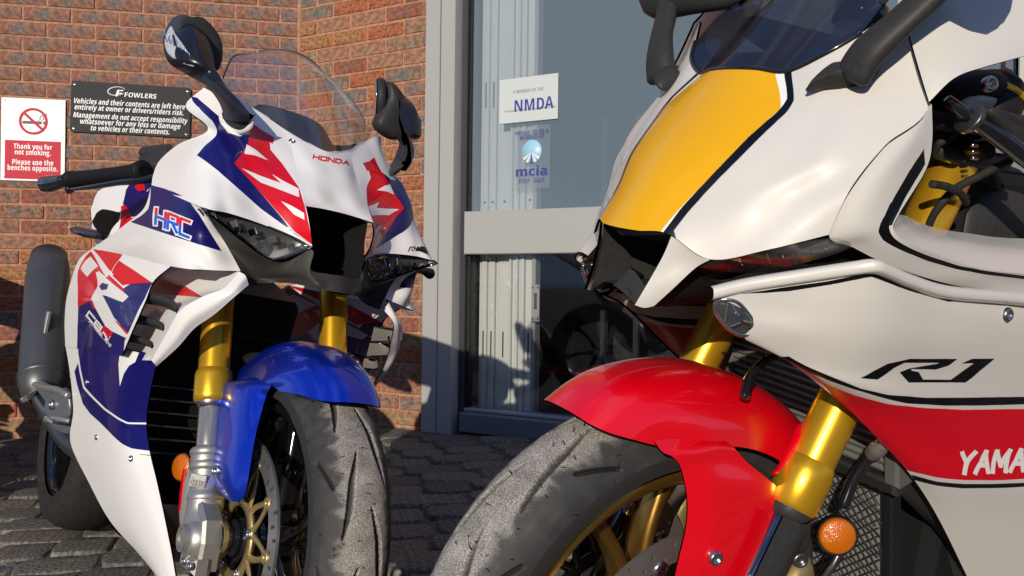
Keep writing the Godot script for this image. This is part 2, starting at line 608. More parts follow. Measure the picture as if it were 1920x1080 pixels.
func ground() -> void:
	var rng := RandomNumberGenerator.new()
	rng.seed = 5
	var st := SurfaceTool.new()
	st.begin(Mesh.PRIMITIVE_TRIANGLES)
	var xs := [-400.0, -60.0, -12.0, -3.2, -2.0, -0.8, 0.6, 12.0, 60.0, 400.0]
	var zs := [-400.0, -60.0, -4.8, -3.4, -2.0, -0.5, 6.0, 30.0, 80.0, 400.0]
	for i in xs.size() - 1:
		for j in zs.size() - 1:
			for k in [[0, 0], [1, 0], [0, 1], [1, 0], [1, 1], [0, 1]]:
				var x: float = xs[i + k[0]]
				var z: float = zs[j + k[1]]
				st.set_uv(Vector2(x, z))
				st.add_vertex(Vector3(x, ground_y(x, z) - 0.012, z))
	st.generate_normals()
	var g := put("ground", st.commit(), M.joint)
	g.set_meta("kind", "structure")
	g.set_meta("label", "dark dirt and moss in the joints of the cobbled yard")
	var p := Node3D.new()
	p.name = "cobbled_pavement"
	p.set_meta("kind", "structure")
	p.set_meta("label", "grey stone setts paving the yard in front of the doors")
	add_child(p)
	var meshes := []
	for k in 14:
		meshes.append(sett(rng))
	var yaw := deg_to_rad(-12.0)
	var tx := Vector3(cos(yaw), 0, sin(yaw))
	var tz := Vector3(-sin(yaw), 0, cos(yaw))
	var rest := SurfaceTool.new()
	rest.begin(Mesh.PRIMITIVE_TRIANGLES)
	var spots := []
	for r in 36:
		var x := -3.6 + rng.randf() * 0.2
		while x < 3.0:
			var wid := rng.randf_range(0.15, 0.30)
			var c := tx * (x + wid / 2.0) + tz * (r * 0.152 - 5.6)
			x += wid + 0.005
			if c.z > -0.2: continue
			var from_c := c - Vector3(-1.118, 0, -4.6)
			if from_c.dot(Vector3(-0.504, 0, 0.863)) < 0.06 or from_c.dot(Vector3(0.187, 0, 0.982)) < 0.06: continue
			var seen_ := absf(c.x) < -c.z * 0.6 and c.x < 0.35 and c.z < -1.35
			spots.append([c, wid, -1e3 + c.length() if seen_ else c.length()])
	spots.sort_custom(func(a, b): return a[2] < b[2])
	for i in spots.size():
		var c: Vector3 = spots[i][0]
		var t := Transform3D(Basis(tx, Vector3.UP, tz) * Basis.from_euler(Vector3(rng.randf_range(-0.018, 0.018), rng.randf_range(-0.04, 0.04), rng.randf_range(-0.014, 0.014))) * Basis.from_scale(Vector3(spots[i][1], 1.0, 0.148)), Vector3(c.x, ground_y(c.x, c.z) - 0.004 + rng.randf_range(-0.004, 0.004), c.z))
		var m: Mesh = meshes[rng.randi() % 14]
		if i < 296:
			put("sett", m, M.setts[rng.randi() % 5], p).transform = t
		else: rest.append_from(m, 0, t)
	var o := put("far_setts", rest.commit(), M.setts[1], p)
	o.set_meta("kind", "stuff")

func sett(rng: RandomNumberGenerator) -> ArrayMesh:
	var rs := []
	var n := 12
	var off := PackedFloat32Array()
	for j in n: off.append(rng.randf_range(0.95, 1.03))
	for k in [[1.0, -0.05], [1.0, -0.007], [0.975, -0.001], [0.92, 0.0008], [0.45, 0.0015]]:
		var ring := PackedVector3Array()
		for j in n:
			var a := TAU * (j + 0.5) / n
			var q := Vector2(cos(a), sin(a))
			q /= pow(pow(absf(q.x), 7.0) + pow(absf(q.y), 7.0), 1.0 / 7.0)
			ring.append(Vector3(q.x * 0.5 * k[0] * off[j], k[1] + rng.randf_range(-0.0012, 0.0012), q.y * 0.5 * k[0] * off[j]))
		ring.reverse()
		rs.append(ring)
	return rings(rs, true, false, true)

func brick_wall(label: String, t: Transform3D, x0: float, x1: float, pitch: float, shift: float, joint: float, course: float, seed_: int, y0: float, y1: float, single := 298) -> Node3D:
	var rng := RandomNumberGenerator.new()
	rng.seed = seed_
	var w := thing("brick_wall", label, "wall", t, "")
	var meshes := []
	for half in [0, 1]:
		for k in 5:
			var bw := (0.1035 if half else 0.2155) * pitch / 0.225
			var bh := course - 0.0105
			var p := PackedVector2Array()
			var ol := rect(bw, bh, 0.005, 2)
			for q in ol: p.append(q + Vector2(rng.randf_range(-1, 1), rng.randf_range(-1, 1)) * 0.0012)
			meshes.append(plate(p, 0.09, Transform3D(Basis(), Vector3(0, 0, -0.045)), 0.003))
	var rest := SurfaceTool.new()
	rest.begin(Mesh.PRIMITIVE_TRIANGLES)
	var count := 0
	var rows := int((y1 - y0) / course)
	var k0 := int(floor((joint - y0) / course))
	for pass_ in 2:
		for r in range(-2, rows + 2):
			var yc := joint - (k0 - r + 0.5) * course
			if yc < y0 or yc > y1: continue
			var x := x0 - pitch * 2 + fposmod(shift + (pitch / 2.0 if posmod(k0 - r, 2) else 0.0) - x0, pitch)
			while x < x1:
				var a := maxf(x, x0)
				var b := minf(x + pitch, x1)
				x += pitch
				if b - a < 0.03: continue
				var full := b - a > pitch * 0.75
				var near := yc < 2.25
				if near != (pass_ == 0): continue
				var m: Mesh = meshes[rng.randi() % 5 + (0 if full else 5)]
				var sx := (b - a) / pitch if full else (b - a) / (pitch * 0.5)
				var tt := Transform3D(Basis.from_euler(Vector3(rng.randf_range(-0.012, 0.012), rng.randf_range(-0.012, 0.012), rng.randf_range(-0.006, 0.006))).scaled_local(Vector3(sx, 1, 1)), Vector3((a + b) / 2.0, yc + rng.randf_range(-0.0015, 0.0015), rng.randf_range(0.0025, 0.007)))
				if near and count < single:
					put("brick", m, M.bricks[rng.randi() % M.bricks.size()], w).transform = tt
					count += 1
				else: rest.append_from(m, 0, tt)
	var o := put("upper_bricks", rest.commit(), M.bricks[2], w)
	o.set_meta("kind", "stuff")
	var mo := put("mortar", slab(x1 - x0, y1 - y0, 0.12, Transform3D(Basis(), Vector3((x0 + x1) / 2, (y0 + y1) / 2, -0.06)), 0.0), M.mortar, w)
	mo.set_meta("label", "reddish tan mortar between the bricks")
	return w

func brick_material(seed_: int, base: Color, burnt: Color, spots: float) -> StandardMaterial3D:
	var n := FastNoiseLite.new()
	n.seed = seed_
	n.frequency = 0.012
	n.fractal_octaves = 3
	var f := FastNoiseLite.new()
	f.seed = seed_ + 50
	f.frequency = 0.11
	f.fractal_octaves = 3
	var im := Image.create(256, 88, false, Image.FORMAT_RGB8)
	var bump := Image.create(256, 88, false, Image.FORMAT_RGB8)
	for y in 88:
		for x in 256:
			var u := absf(x - 128) / 128.0
			var v := absf(y - 44) / 44.0
			var core := (1.0 - smoothstep(0.45, 0.95, u + n.get_noise_2d(x * 1.2, y * 3.0) * 0.7)) * (1.0 - smoothstep(0.5, 1.0, v + n.get_noise_2d(x + 300, y) * 0.4))
			var g := f.get_noise_2d(x, y)
			var c := base.lerp(burnt, clampf(core * (0.65 + n.get_noise_2d(x + 90, y + 40) * 0.8), 0, 1))
			c = c * (1.0 + g * 0.12 + n.get_noise_2d(x * 2, y * 2 + 700) * 0.25)
			var pit := smoothstep(0.46, 0.6, f.get_noise_2d(x * 0.5 + 900, y * 0.5) + spots)
			c = c.lerp(Color(0.10, 0.07, 0.06), pit * 0.55)
			c.a = 1
			im.set_pixel(x, y, c)
			var hgt := clampf(0.5 + g * 0.5 - pit * 0.5, 0, 1)
			bump.set_pixel(x, y, Color(hgt, hgt, hgt))
	var m := paint(Color.WHITE, 0.92)
	m.albedo_texture = ImageTexture.create_from_image(im)
	m.heightmap_enabled = true
	m.heightmap_texture = ImageTexture.create_from_image(bump)
	m.heightmap_scale = 0.22
	m.uv1_scale = Vector3(1.0 / 0.222, 1.0 / 0.066, 1)
	m.uv1_offset = Vector3(0.5, 0.5, 0)
	m.metallic_specular = 0.25
	return m

func lines(called: String, list: Array, mat: Material, parent: Node, z: float) -> void:
	for l in list:
		words(called, l[0], l[1], mat, parent, Transform3D(Basis(), Vector3(l[2], l[3], z)), l[5] if l.size() > 5 else false, l[4], l[6] if l.size() > 6 else 0.0)

func walls() -> void:
	var lx := Vector3(1, 0, -0.19).normalized()
	var lz := Vector3(0.19, 0, 1).normalized()
	var rx := Vector3(1, 0, 0.584).normalized()
	var rz := Vector3(-0.584, 0, 1).normalized()
	var corner := Vector3(-1.118, 0, -4.6)
	var tl := Transform3D(Basis(lx, Vector3.UP, lz), corner)
	var tr := Transform3D(Basis(rx, Vector3.UP, rz), corner)
	brick_wall("weathered brown brick wall carrying the no smoking sign and the black notice", tl, -3.6, 0.02, 0.2225, -0.211, 2.079, 0.075, 11, -0.12, 3.2)
	brick_wall("narrow bright orange brick wall between the corner and the grey door post", tr, -0.02, 0.838, 0.2225, 0.12, 2.079, 0.075, 23, -0.12, 3.2)
	var quoin := put("corner_mortar", bar(corner + Vector3(0.0, -0.1, 0.0), corner + Vector3(0, 3.2, 0), 0.012), M.mortar, get_node("brick_wall"))
	quoin.transform = tl.affine_inverse()
	# --- signs on the left wall
	signs(tl)
	entrance(tr)
	opposite()
	# a planter just outside the left edge; its shadow lies along the foot of the left wall
	var pt := tl * Transform3D(Basis(), Vector3(-1.92, -0.06, 0.52))
	var pl := thing("brick_planter", "low brick planter outside the left edge, shading the foot of the brick wall", "planter", pt)
	put("wall", slab(1.5, 0.86, 0.34, Transform3D(Basis(), Vector3(-0.75, 0.43, 0)), 0.006), M.bricks[2], pl)
	put("coping", slab(1.56, 0.07, 0.4, Transform3D(Basis(), Vector3(-0.75, 0.9, 0)), 0.01), M.setts[2], pl)

func signs(tl: Transform3D) -> void:
	var a := [-1.2649, 1.4197, .2912, .4042]
	var s := thing("no_smoking_sign", "white and red sign with a crossed out cigarette on the brick wall", "sign", tl * Transform3D(Basis(), Vector3(a[0], a[1], 0.012)))
	var W: float = a[2]
	var H: float = a[3]
	put("sign_plate", slab(W, H, 0.004, Transform3D(), 0.0008), M.sign_white, s)
	put("red_panel", slab(W * 0.87, H * 0.465, 0.001, Transform3D(Basis(), Vector3(0.0, -H * 0.245, 0.0026)), 0.0), M.sign_red, s)
	var c := Vector3(-W * 0.0, H * 0.225, 0.0026)
	put("cigarette", slab(W * 0.3, H * 0.034, 0.001, Transform3D(Basis(), c + Vector3(-W * 0.02, -H * 0.015, 0)), 0.0), M.ink_black, s)
	put("cigarette_tip", slab(W * 0.035, H * 0.034, 0.001, Transform3D(Basis(), c + Vector3(W * 0.17, -H * 0.015, 0)), 0.0), M.ink_black, s)
	for k in 2:
		var sm := PackedVector3Array()
		for i in 6: sm.append(c + Vector3(W * (0.08 + 0.05 * k + i * 0.014 + 0.014 * sin(i * 1.9)), H * (0.012 + i * 0.017), 0.0004))
		put("smoke_line", tube(sm, [0.0014, 0.0018], 5, 3, 0.4, Vector3(0, 0, 1)), M.ink_black, s)
	put("ban_ring", lathe([Vector2(W * 0.185, 0.0), Vector2(W * 0.185, 0.0012), Vector2(W * 0.225, 0.0012), Vector2(W * 0.225, 0.0)], c, Vector3(0, 0, 1), 48, true), M.sign_red, s)
	put("ban_bar", slab(W * 0.4, H * 0.03, 0.0012, Transform3D(Basis(Vector3(0, 0, 1), -0.75), c + Vector3(0, 0, 0.0007)), 0.0), M.sign_red, s)
	lines("lettering", [["Thank you for", W * 0.085, 0, -H * 0.085, W * 0.6, true], ["not smoking.", W * 0.085, 0, -H * 0.155, W * 0.56, true], ["Please use the", W * 0.085, 0, -H * 0.275, W * 0.64, true], ["benches opposite.", W * 0.085, 0, -H * 0.345, W * 0.78, true]], M.sign_white, s, 0.0034)
	for q in [[-1, 1], [1, 1], [-1, -1]]: bolt("screw", Vector3(q[0] * W * 0.44, q[1] * H * 0.46, 0.002), Vector3(0, 0, 1), 0.004, s, M.steel)
	var b := [-.8138, 1.5905, .5635, .2533]
	s = thing("liability_notice", "dark grey notice board with white lettering and an oval emblem on the brick wall", "sign", tl * Transform3D(Basis(Vector3(0, 0, 1), -0.012), Vector3(b[0], b[1], 0.013)))
	W = b[2]
	H = b[3]
	put("sign_plate", plate(rect(W, H, 0.012, 4), 0.006, Transform3D(), 0.001), M.notice_grey, s)
	lines("lettering", [["FOWLERS", H * 0.09, W * 0.075, H * 0.285, W * 0.265, true, 0.15], ["Vehicles and their contents are left here", H * 0.1, -W * 0.01, H * 0.11, W * 0.93, true, 0.18], ["entirely at owner or drivers/riders risk.", H * 0.1, -W * 0.01, H * -0.01, W * 0.91, true, 0.18],
		["Management do not accept responsibility", H * 0.1, 0.0, -H * 0.165, W * 0.95, true, 0.18], ["whatsoever for any loss or damage", H * 0.1, 0.0, -H * 0.285, W * 0.84, true, 0.18], ["to vehicles or their contents.", H * 0.1, 0.0, -H * 0.405, W * 0.66, true, 0.18]], M.sign_white, s, 0.0032)
	var oval := PackedVector3Array()
	for i in 21:
		var an := 0.5 + TAU * 0.86 * i / 20.0
		oval.append(Vector3(-W * 0.125 + cos(an) * W * 0.07 + sin(an) * W * 0.015, H * 0.345 + sin(an) * H * 0.085, 0.0036))
	put("emblem", tube(oval, [0.0012, 0.003, 0.0014], 6, 2, 0.4, Vector3(0, 0, 1)), M.sign_white, s)
	words("emblem_letter", "F", H * 0.13, M.sign_white, s, Transform3D(Basis(), Vector3(-W * 0.105, H * 0.305, 0.0034)), true, W * 0.05, 0.3)
	for q in [[-1, 1], [1, 1], [-1, -1], [1, -1]]: bolt("screw", Vector3(q[0] * W * 0.47, q[1] * H * 0.43, 0.003), Vector3(0, 0, 1), 0.006, s, M.steel)

func entrance(tr: Transform3D) -> void:
	# everything here is along the line of the right wall: x along it, z out of it
	var f := thing("door_surround", "grey metal door frame post, cross rail and sill beside the brick wall", "door frame", tr)
	var zf := 0.0
	put("post", slab(0.082, 3.3, 0.09, Transform3D(Basis(), Vector3(0.885, 1.58, 0.012)), 0.004), M.frame_grey, f)
	put("post", slab(0.078, 3.3, 0.085, Transform3D(Basis(), Vector3(0.9665, 1.58, 0.009)), 0.004), M.frame_grey, f)
	var se := PackedVector3Array()
	for i in 26: se.append(Vector3(0.842 + 0.003 * sin(i * 2.3) , 0.0 + i * 0.13, 0.03 + 0.004 * sin(i * 1.3)))
	put("sealant", tube(se, [0.007, 0.006, 0.008, 0.006], 6, 2), M.sealant, f)
	put("jamb", slab(0.03, 3.3, 0.16, Transform3D(Basis(), Vector3(1.0215, 1.58, -0.09)), 0.003), M.frame_dark, f)
	put("cross_rail", slab(2.2, 0.196, 0.06, Transform3D(Basis(), Vector3(2.137, 0.972, -0.025)), 0.004), M.frame_grey, f)
	put("sill", slab(2.2, 0.09, 0.12, Transform3D(Basis(), Vector3(2.137, 0.105, -0.03)), 0.006), M.frame_sill, f)
	put("sill_lip", slab(2.2, 0.016, 0.08, Transform3D(Basis(), Vector3(2.137, 0.159, -0.05)), 0.004), M.frame_grey, f)
	put("mullion", slab(0.07, 3.3, 0.1, Transform3D(Basis(), Vector3(3.28, 1.58, -0.02)), 0.004), M.frame_grey, f)
	var up := put("upper_pane", slab(2.2, 1.95, 0.006, Transform3D(Basis(), Vector3(2.137, 2.05, -0.04)), 0.0), M.glass_upper, f)
	up.set_meta("label", "blue tinted upper pane reflecting the sky")
	put("lower_pane", slab(2.2, 0.71, 0.006, Transform3D(Basis(), Vector3(2.137, 0.52, -0.045)), 0.0), M.glass_lower, f)
	for q in [1.045, 3.2]: put("gasket", slab(0.012, 3.2, 0.012, Transform3D(Basis(), Vector3(q, 1.6, -0.034)), 0.001), M.rubber, f)
	# folding shutter behind the glass
	var s := thing("folding_shutter", "white folding security shutter stacked behind the glass beside the door post", "shutter", tr)
	var x := 1.045
	var k := 0
	var wide := [0.02, 0.03, 0.012, 0.03, 0.02, 0.062, 0.014, 0.012, 0.024, 0.012, 0.012, 0.02, 0.04]
	for wd in wide:
		var dz: float = [0.0, 0.014, 0.004, 0.012][k % 4]
		if k > 6: dz += 0.035
		put("slat", slab(wd - 0.0015, 3.1, 0.02, Transform3D(Basis(), Vector3(x + wd / 2.0, 1.68, -0.13 + dz)), 0.003), M.shutter, s)
		if wd > 0.028:
			for yy in [0.46, 1.62]:
				put("slot", slab(0.006, 0.12, 0.004, Transform3D(Basis(), Vector3(x + wd / 2.0, yy, -0.1188 + dz)), 0.001), M.ink_black, s)
			bolt("screw", Vector3(x + wd / 2.0, 1.12, -0.119 + dz), Vector3(0, 0, 1), 0.006, s, M.ink_black)
		x += wd
		k += 1
	put("edge_channel", slab(0.02, 3.1, 0.05, Transform3D(Basis(), Vector3(x + 0.011, 1.68, -0.095)), 0.003), M.frame_grey, s)
	put("lock_plate", slab(0.04, 0.165, 0.006, Transform3D(Basis(), Vector3(x + 0.03, 0.655, -0.058)), 0.002), M.frame_grey, s)
	put("lock_bolt", slab(0.014, 0.07, 0.012, Transform3D(Basis(), Vector3(x + 0.034, 0.665, -0.052)), 0.002), M.steel, s)
	for yy in [0.585, 0.725]:
		for xx in [0.016, 0.044]: bolt("screw", Vector3(x + xx, yy, -0.055), Vector3(0, 0, 1), 0.004, s, M.rubber)
	var s2 := thing("white_shutter_post", "white shutter post seen behind the glass above the far mirror stem", "shutter", tr)
	put("slat", slab(0.09, 3.1, 0.03, Transform3D(Basis(), Vector3(2.9, 1.68, -0.12)), 0.003), M.shutter, s2)
	put("slat", slab(0.06, 3.1, 0.02, Transform3D(Basis(), Vector3(2.98, 1.68, -0.13)), 0.003), M.shutter, s2)
	# the stickers on the pane
	var n := [1.3472, 1.5639, .2992, .1996]
	var g := thing("membership_sign", "pale rectangular membership sign with blue capitals on the upper glass", "sign", tr * Transform3D(Basis(), Vector3(n[0], n[1], -0.033)))
	var W: float = n[2]
	var H: float = n[3]
	put("sign_plate", slab(W, H, 0.003, Transform3D(), 0.0006), M.sign_pale, g)
	lines("lettering", [["A MEMBER OF THE", H * 0.075, W * 0.0, H * 0.19, W * 0.52, false], ["NATIONAL MOTORCYCLE DEALERS ASSOCIATION", H * 0.04, W * 0.03, -H * 0.23, W * 0.86, false]], M.ink_grey, g, 0.0016)
	words("lettering", "NMDA", H * 0.26, M.ink_blue, g, Transform3D(Basis(), Vector3(W * 0.09, -H * 0.135, 0.0016)), true, W * 0.66)
	var m := [1.3676, 1.3028, .1867, .2798]
	g = thing("trade_body_sticker", "translucent sticker with a round blue road emblem below the membership sign", "sticker", tr * Transform3D(Basis(), Vector3(m[0], m[1], -0.034)))
	W = m[2]
	H = m[3]
	put("sticker_film", slab(W, H, 0.0006, Transform3D(), 0.0), M.film, g)
	put("emblem_disc", lathe([Vector2(W * 0.27, 0.0), Vector2(W * 0.268, 0.001), Vector2(0.0005, 0.001)], Vector3(0, H * 0.1, 0.0004), Vector3(0, 0, 1), 32), M.emblem, g)
	for i in 5:
		var an := deg_to_rad(-90.0 + (i - 2) * 27.0)
		put("emblem_ray", plate(PackedVector2Array([Vector2(0, 0.0), Vector2(cos(an - 0.12), sin(an - 0.12)) * W * 0.262, Vector2(cos(an + 0.12), sin(an + 0.12)) * W * 0.262]), 0.0008, Transform3D(Basis(), Vector3(0, H * 0.08, 0.002)), 0.0), M.ink_blue if i == 2 else M.sign_white, g)
	lines("lettering", [["PROUD TO BE A", H * 0.065, 0, H * 0.4, W * 0.9, false], ["MEMBER OF", H * 0.065, 0, H * 0.325, W * 0.66, false], ["mcia", H * 0.15, 0, -H * 0.22, W * 0.84, true], ["2020 - 2021", H * 0.06, 0, -H * 0.37, W * 0.7, false]], M.ink_blue, g, 0.0012)
	# the room behind
	var room := [["showroom_floor", 5.8, 0.1, 6.0, Vector3(2.2, 0.0, -3.15), M.room_floor], ["showroom_ceiling", 5.8, 0.1, 6.0, Vector3(2.2, 3.1, -3.15), M.room_wall], ["showroom_back_wall", 5.8, 3.4, 0.1, Vector3(2.2, 1.6, -6.1), M.room_wall]]
	for r in room:
		var o := put(r[0], slab(r[1], r[2], r[3], Transform3D(Basis(), r[4]), 0.0), r[5])
		o.transform = tr
		o.set_meta("kind", "structure")
	for xx in [-0.9, 4.9]:
		var o := put("showroom_side_wall", slab(0.1, 3.4, 6.0, Transform3D(Basis(), Vector3(xx + (0.0 if xx > 1 else 0.3), 1.6, -3.2)), 0.0), M.room_wall)
		o.transform = tr
		o.set_meta("kind", "structure")
	var pl := thing("display_plinth", "low red display plinth on the showroom floor behind the lower glass", "plinth", tr)
	put("plinth_body", slab(1.5, 0.17, 0.5, Transform3D(Basis(), Vector3(1.66, 0.165, -1.16)), 0.006), M.plinth_dark, pl)
	put("plinth_edge", slab(1.6, 0.018, 0.52, Transform3D(Basis(), Vector3(1.62, 0.262, -1.16)), 0.004), M.plinth_red, pl)
	put("plinth_end", slab(0.09, 0.19, 0.52, Transform3D(Basis(), Vector3(0.865, 0.158, -1.155)), 0.006), M.plinth_red, pl)
	for i in 3:
		var rk := thing("display_rail", ["thin dark display rail left of the others inside the showroom", "thin dark display rail between two others inside the showroom", "thin dark display rail nearest the white motorcycle nose inside the showroom"][i], "rail", tr, "display rails inside the showroom")
		put("upright", slab(0.03, 1.5, 0.03, Transform3D(Basis(), Vector3(1.12 + i * 0.19, 0.9, -0.95)), 0.003), M.rail, rk)
	var bk := thing("shop_motorcycle", "dark motorcycle standing unlit inside the showroom behind the glass", "motorcycle", tr)
	for q in [Vector3(1.45, 0.56, -1.25), Vector3(2.7, 0.56, -1.25)]:
		put("tyre", lathe([Vector2(0.21, -0.05), Vector2(0.27, -0.06), Vector2(0.3, -0.03), Vector2(0.305, 0.0), Vector2(0.3, 0.03), Vector2(0.27, 0.06), Vector2(0.21, 0.05)], q, Vector3(0.1, 0, 1), 32), M.rubber, bk)
		put("rim", lathe([Vector2(0.21, -0.045), Vector2(0.2, 0.0), Vector2(0.21, 0.045)], q, Vector3(0.1, 0, 1), 32), M.rail, bk)
	put("body", pillow(PackedVector3Array([Vector3(1.8, 0.95, -1.25), Vector3(2.2, 1.1, -1.25), Vector3(2.9, 1.0, -1.25), Vector3(2.6, 0.75, -1.25), Vector3(2.1, 0.6, -1.25)]), Vector3(0, 0, 1), 0.16, 0.16), M.black_plastic, bk)
	put("fork", bar(Vector3(1.45, 0.56, -1.16), Vector3(1.68, 1.06, -1.18), 0.022), M.rail, bk)
	put("handlebar", bar(Vector3(1.7, 1.1, -1.55), Vector3(1.7, 1.1, -0.95), 0.014), M.rail, bk)
	var rc := thing("red_jacket", "small red garment hanging inside the showroom seen beside the mirror stem", "garment", tr)
	put("cloth", pillow(PackedVector3Array([Vector3(2.42, 1.75, -1.0), Vector3(2.52, 1.9, -1.0), Vector3(2.6, 1.93, -1.0), Vector3(2.7, 1.88, -1.0), Vector3(2.78, 1.6, -1.0), Vector3(2.6, 1.3, -1.0), Vector3(2.44, 1.4, -1.0)]), Vector3(0, 0, 1), 0.06, 0.06), M.sign_red, rc)
	brick_wall("brick wall to the right of the doors behind the white and red motorcycle", tr, 3.33, 6.4, 0.2225, 0.05, 2.079, 0.075, 31, -0.12, 3.24, 0)
	var hd := thing("building_upper_wall", "brick wall above the entrance", "wall", tr)
	put("wall_face", slab(9.4, 2.0, 0.3, Transform3D(Basis(), Vector3(1.7, 4.24, -0.16)), 0.002), M.bricks[1], hd)

func opposite() -> void:
	# across the yard, behind the camera: seen only in the panes
	var o := thing("garage_building", "low brick garage across the yard seen mirrored in the door glass", "building", Transform3D(Basis(Vector3.UP, PI + 0.3), Vector3(4.0, 0.0, 15.0)))
	put("wall", slab(30.0, 2.3, 4.0, Transform3D(Basis(), Vector3(0, 1.1, -2.0)), 0.0), M.garage, o)
	put("roof_edge", slab(30.4, 0.16, 4.4, Transform3D(Basis(), Vector3(0, 2.33, -2.0)), 0.01), M.frame_grey, o)
	for i in 5:
		var d := put("garage_door", slab(3.4, 1.9, 0.06, Transform3D(Basis(), Vector3(-12.0 + i * 6.0, 0.96, 0.02)), 0.01), M.frame_dark, o)
		put("handle", slab(0.3, 0.05, 0.04, Transform3D(Basis(), Vector3(-12.0 + i * 6.0, 0.8, 0.07)), 0.004), M.steel, d)
# ---------------------------------------------------------------- wheels and forks
func near_stroke(p: Vector2, a: Vector2, b: Vector2) -> Vector2:
	var d := b - a
	var t := clampf((p - a).dot(d) / d.length_squared(), 0.0, 1.0)
	return Vector2(p.distance_to(a + d * t), t)

# grooves of the tread, in metres round (u) and across (s): depth 0..1
func groove(u: float, s: float, period: float) -> float:
	var best := 0.0
	for side in [1.0, -1.0]:
		var uu := fposmod(u + (period * 0.5 if side < 0 else 0.0), period)
		for shift in [-period, 0.0, period]:
			var p := Vector2(uu + shift, s * side)
			var pts := [Vector2(0.0, 0.036), Vector2(0.04, 0.027), Vector2(0.085, 0.021), Vector2(0.13, 0.009)]
			if p.x > -0.01 and p.x < 0.145:
				for i in 3:
					var q := near_stroke(p, pts[i], pts[i + 1])
					var along := (i + q.y) / 3.0
					var wd := 0.0046 * sin(PI * clampf(along, 0.02, 0.98)) + 0.0005
					best = maxf(best, 1.0 - smoothstep(wd * 0.7, wd + 0.0008, q.x))
			var q2 := near_stroke(p, Vector2(0.075, 0.049), Vector2(0.125, 0.072))
			best = maxf(best, 1.0 - smoothstep(0.0012, 0.0028, q2.x))
	return best

const TREAD := [[0.062, 0.236], [0.0625, 0.246], [0.0615, 0.256], [0.058, 0.268], [0.052, 0.2785], [0.044, 0.2868], [0.035, 0.2925], [0.025, 0.2965], [0.0125, 0.2985], [0.0, 0.299]]

func tyre_mesh(a0: float, a1: float, period: float, phase: float) -> ArrayMesh:
	# cross-section from bead to bead, finely cut between the angles a0 and a1
	var prof := PackedVector3Array()
	for i in TREAD.size(): prof.append(Vector3(-TREAD[i][0], TREAD[i][1], 0))
	for i in range(TREAD.size() - 2, -1, -1): prof.append(Vector3(TREAD[i][0], TREAD[i][1], 0))
	var sec := spline(prof, 7)
	var s := PackedFloat32Array([0.0])
	for i in range(1, sec.size()): s.append(s[i - 1] + sec[i].distance_to(sec[i - 1]))
	var half := s[s.size() - 1] / 2.0
	var angs := PackedFloat32Array()
	var a := a0
	while a < a1:
		angs.append(a)
		a += 0.0058
	var k := 40
	for i in k: angs.append(a1 + (a0 + TAU - a1) * i / k)
	var v := PackedVector3Array()
	var n := PackedVector3Array()
	var uv := PackedVector2Array()
	var idx := PackedInt32Array()
	var tint := PackedColorArray()
	var w := sec.size()
	for i in angs.size() + 1:
		var an: float = angs[i % angs.size()] + (TAU if i == angs.size() else 0.0)
		var fine := an >= a0 and an <= a1
		var e := Vector3(cos(an), sin(an), 0)
		for j in w:
			var sl := s[j] - half
			var d := groove((an + phase) * 0.3, sl, period) * 0.006 if fine and absf(sl) < 0.076 else 0.0
			var clean := 1.0 - d / 0.006 * 0.86
			tint.append(Color(clean, clean, clean))
			var tg := (sec[mini(j + 1, w - 1)] - sec[maxi(j - 1, 0)]).normalized()
			var nn := (e * tg.x + Vector3(0, 0, -tg.y)).normalized()
			v.append(e * sec[j].y + Vector3(0, 0, sec[j].x) - nn * d)
			n.append(nn)
			uv.append(Vector2(an / TAU, float(j) / (w - 1)))
	for i in angs.size():
		for j in w - 1:
			var q := i * w + j
			idx.append_array([q, q + 1, q + w, q + 1, q + w + 1, q + w])
	# normals from the cut surface
	for i in n.size(): n[i] = Vector3.ZERO
	for t in range(0, idx.size(), 3):
		var f := (v[idx[t + 1]] - v[idx[t]]).cross(v[idx[t + 2]] - v[idx[t]])
		for c in 3: n[idx[t + c]] -= f
	for i in n.size(): n[i] = n[i].normalized()
	return finish(v, n, uv, idx, tint)

func whiskers(a0: float, a1: float, seed_: int) -> ArrayMesh:
	var rng := RandomNumberGenerator.new()
	rng.seed = seed_
	var st := SurfaceTool.new()
	st.begin(Mesh.PRIMITIVE_TRIANGLES)
	for k in 110:
		var i := rng.randi() % (TREAD.size() - 2) + 2
		var sg := 1.0 if rng.randf() < 0.5 else -1.0
		var an := rng.randf_range(a0, a1)
		var e := Vector3(cos(an), sin(an), 0)
		var p: Vector3 = e * (TREAD[i][1] - 0.001) + Vector3(0, 0, TREAD[i][0] * sg)
		var out := (e * 0.9 + Vector3(0, 0, sg * 0.3 * (1.0 - i / 9.0)) + Vector3(rng.randf_range(-1, 1), rng.randf_range(-1, 1), rng.randf_range(-1, 1)) * 0.6).normalized()
		var mid := p + out * 0.004
		var end := mid + (out + Vector3(rng.randf_range(-1, 1), rng.randf_range(-1, 1), rng.randf_range(-1, 1)) * 0.7).normalized() * rng.randf_range(0.002, 0.006)
		tube_into(st, PackedVector3Array([p, mid, end]), [0.0006, 0.0005], 4, 2)
	st.generate_normals()
	return st.commit()

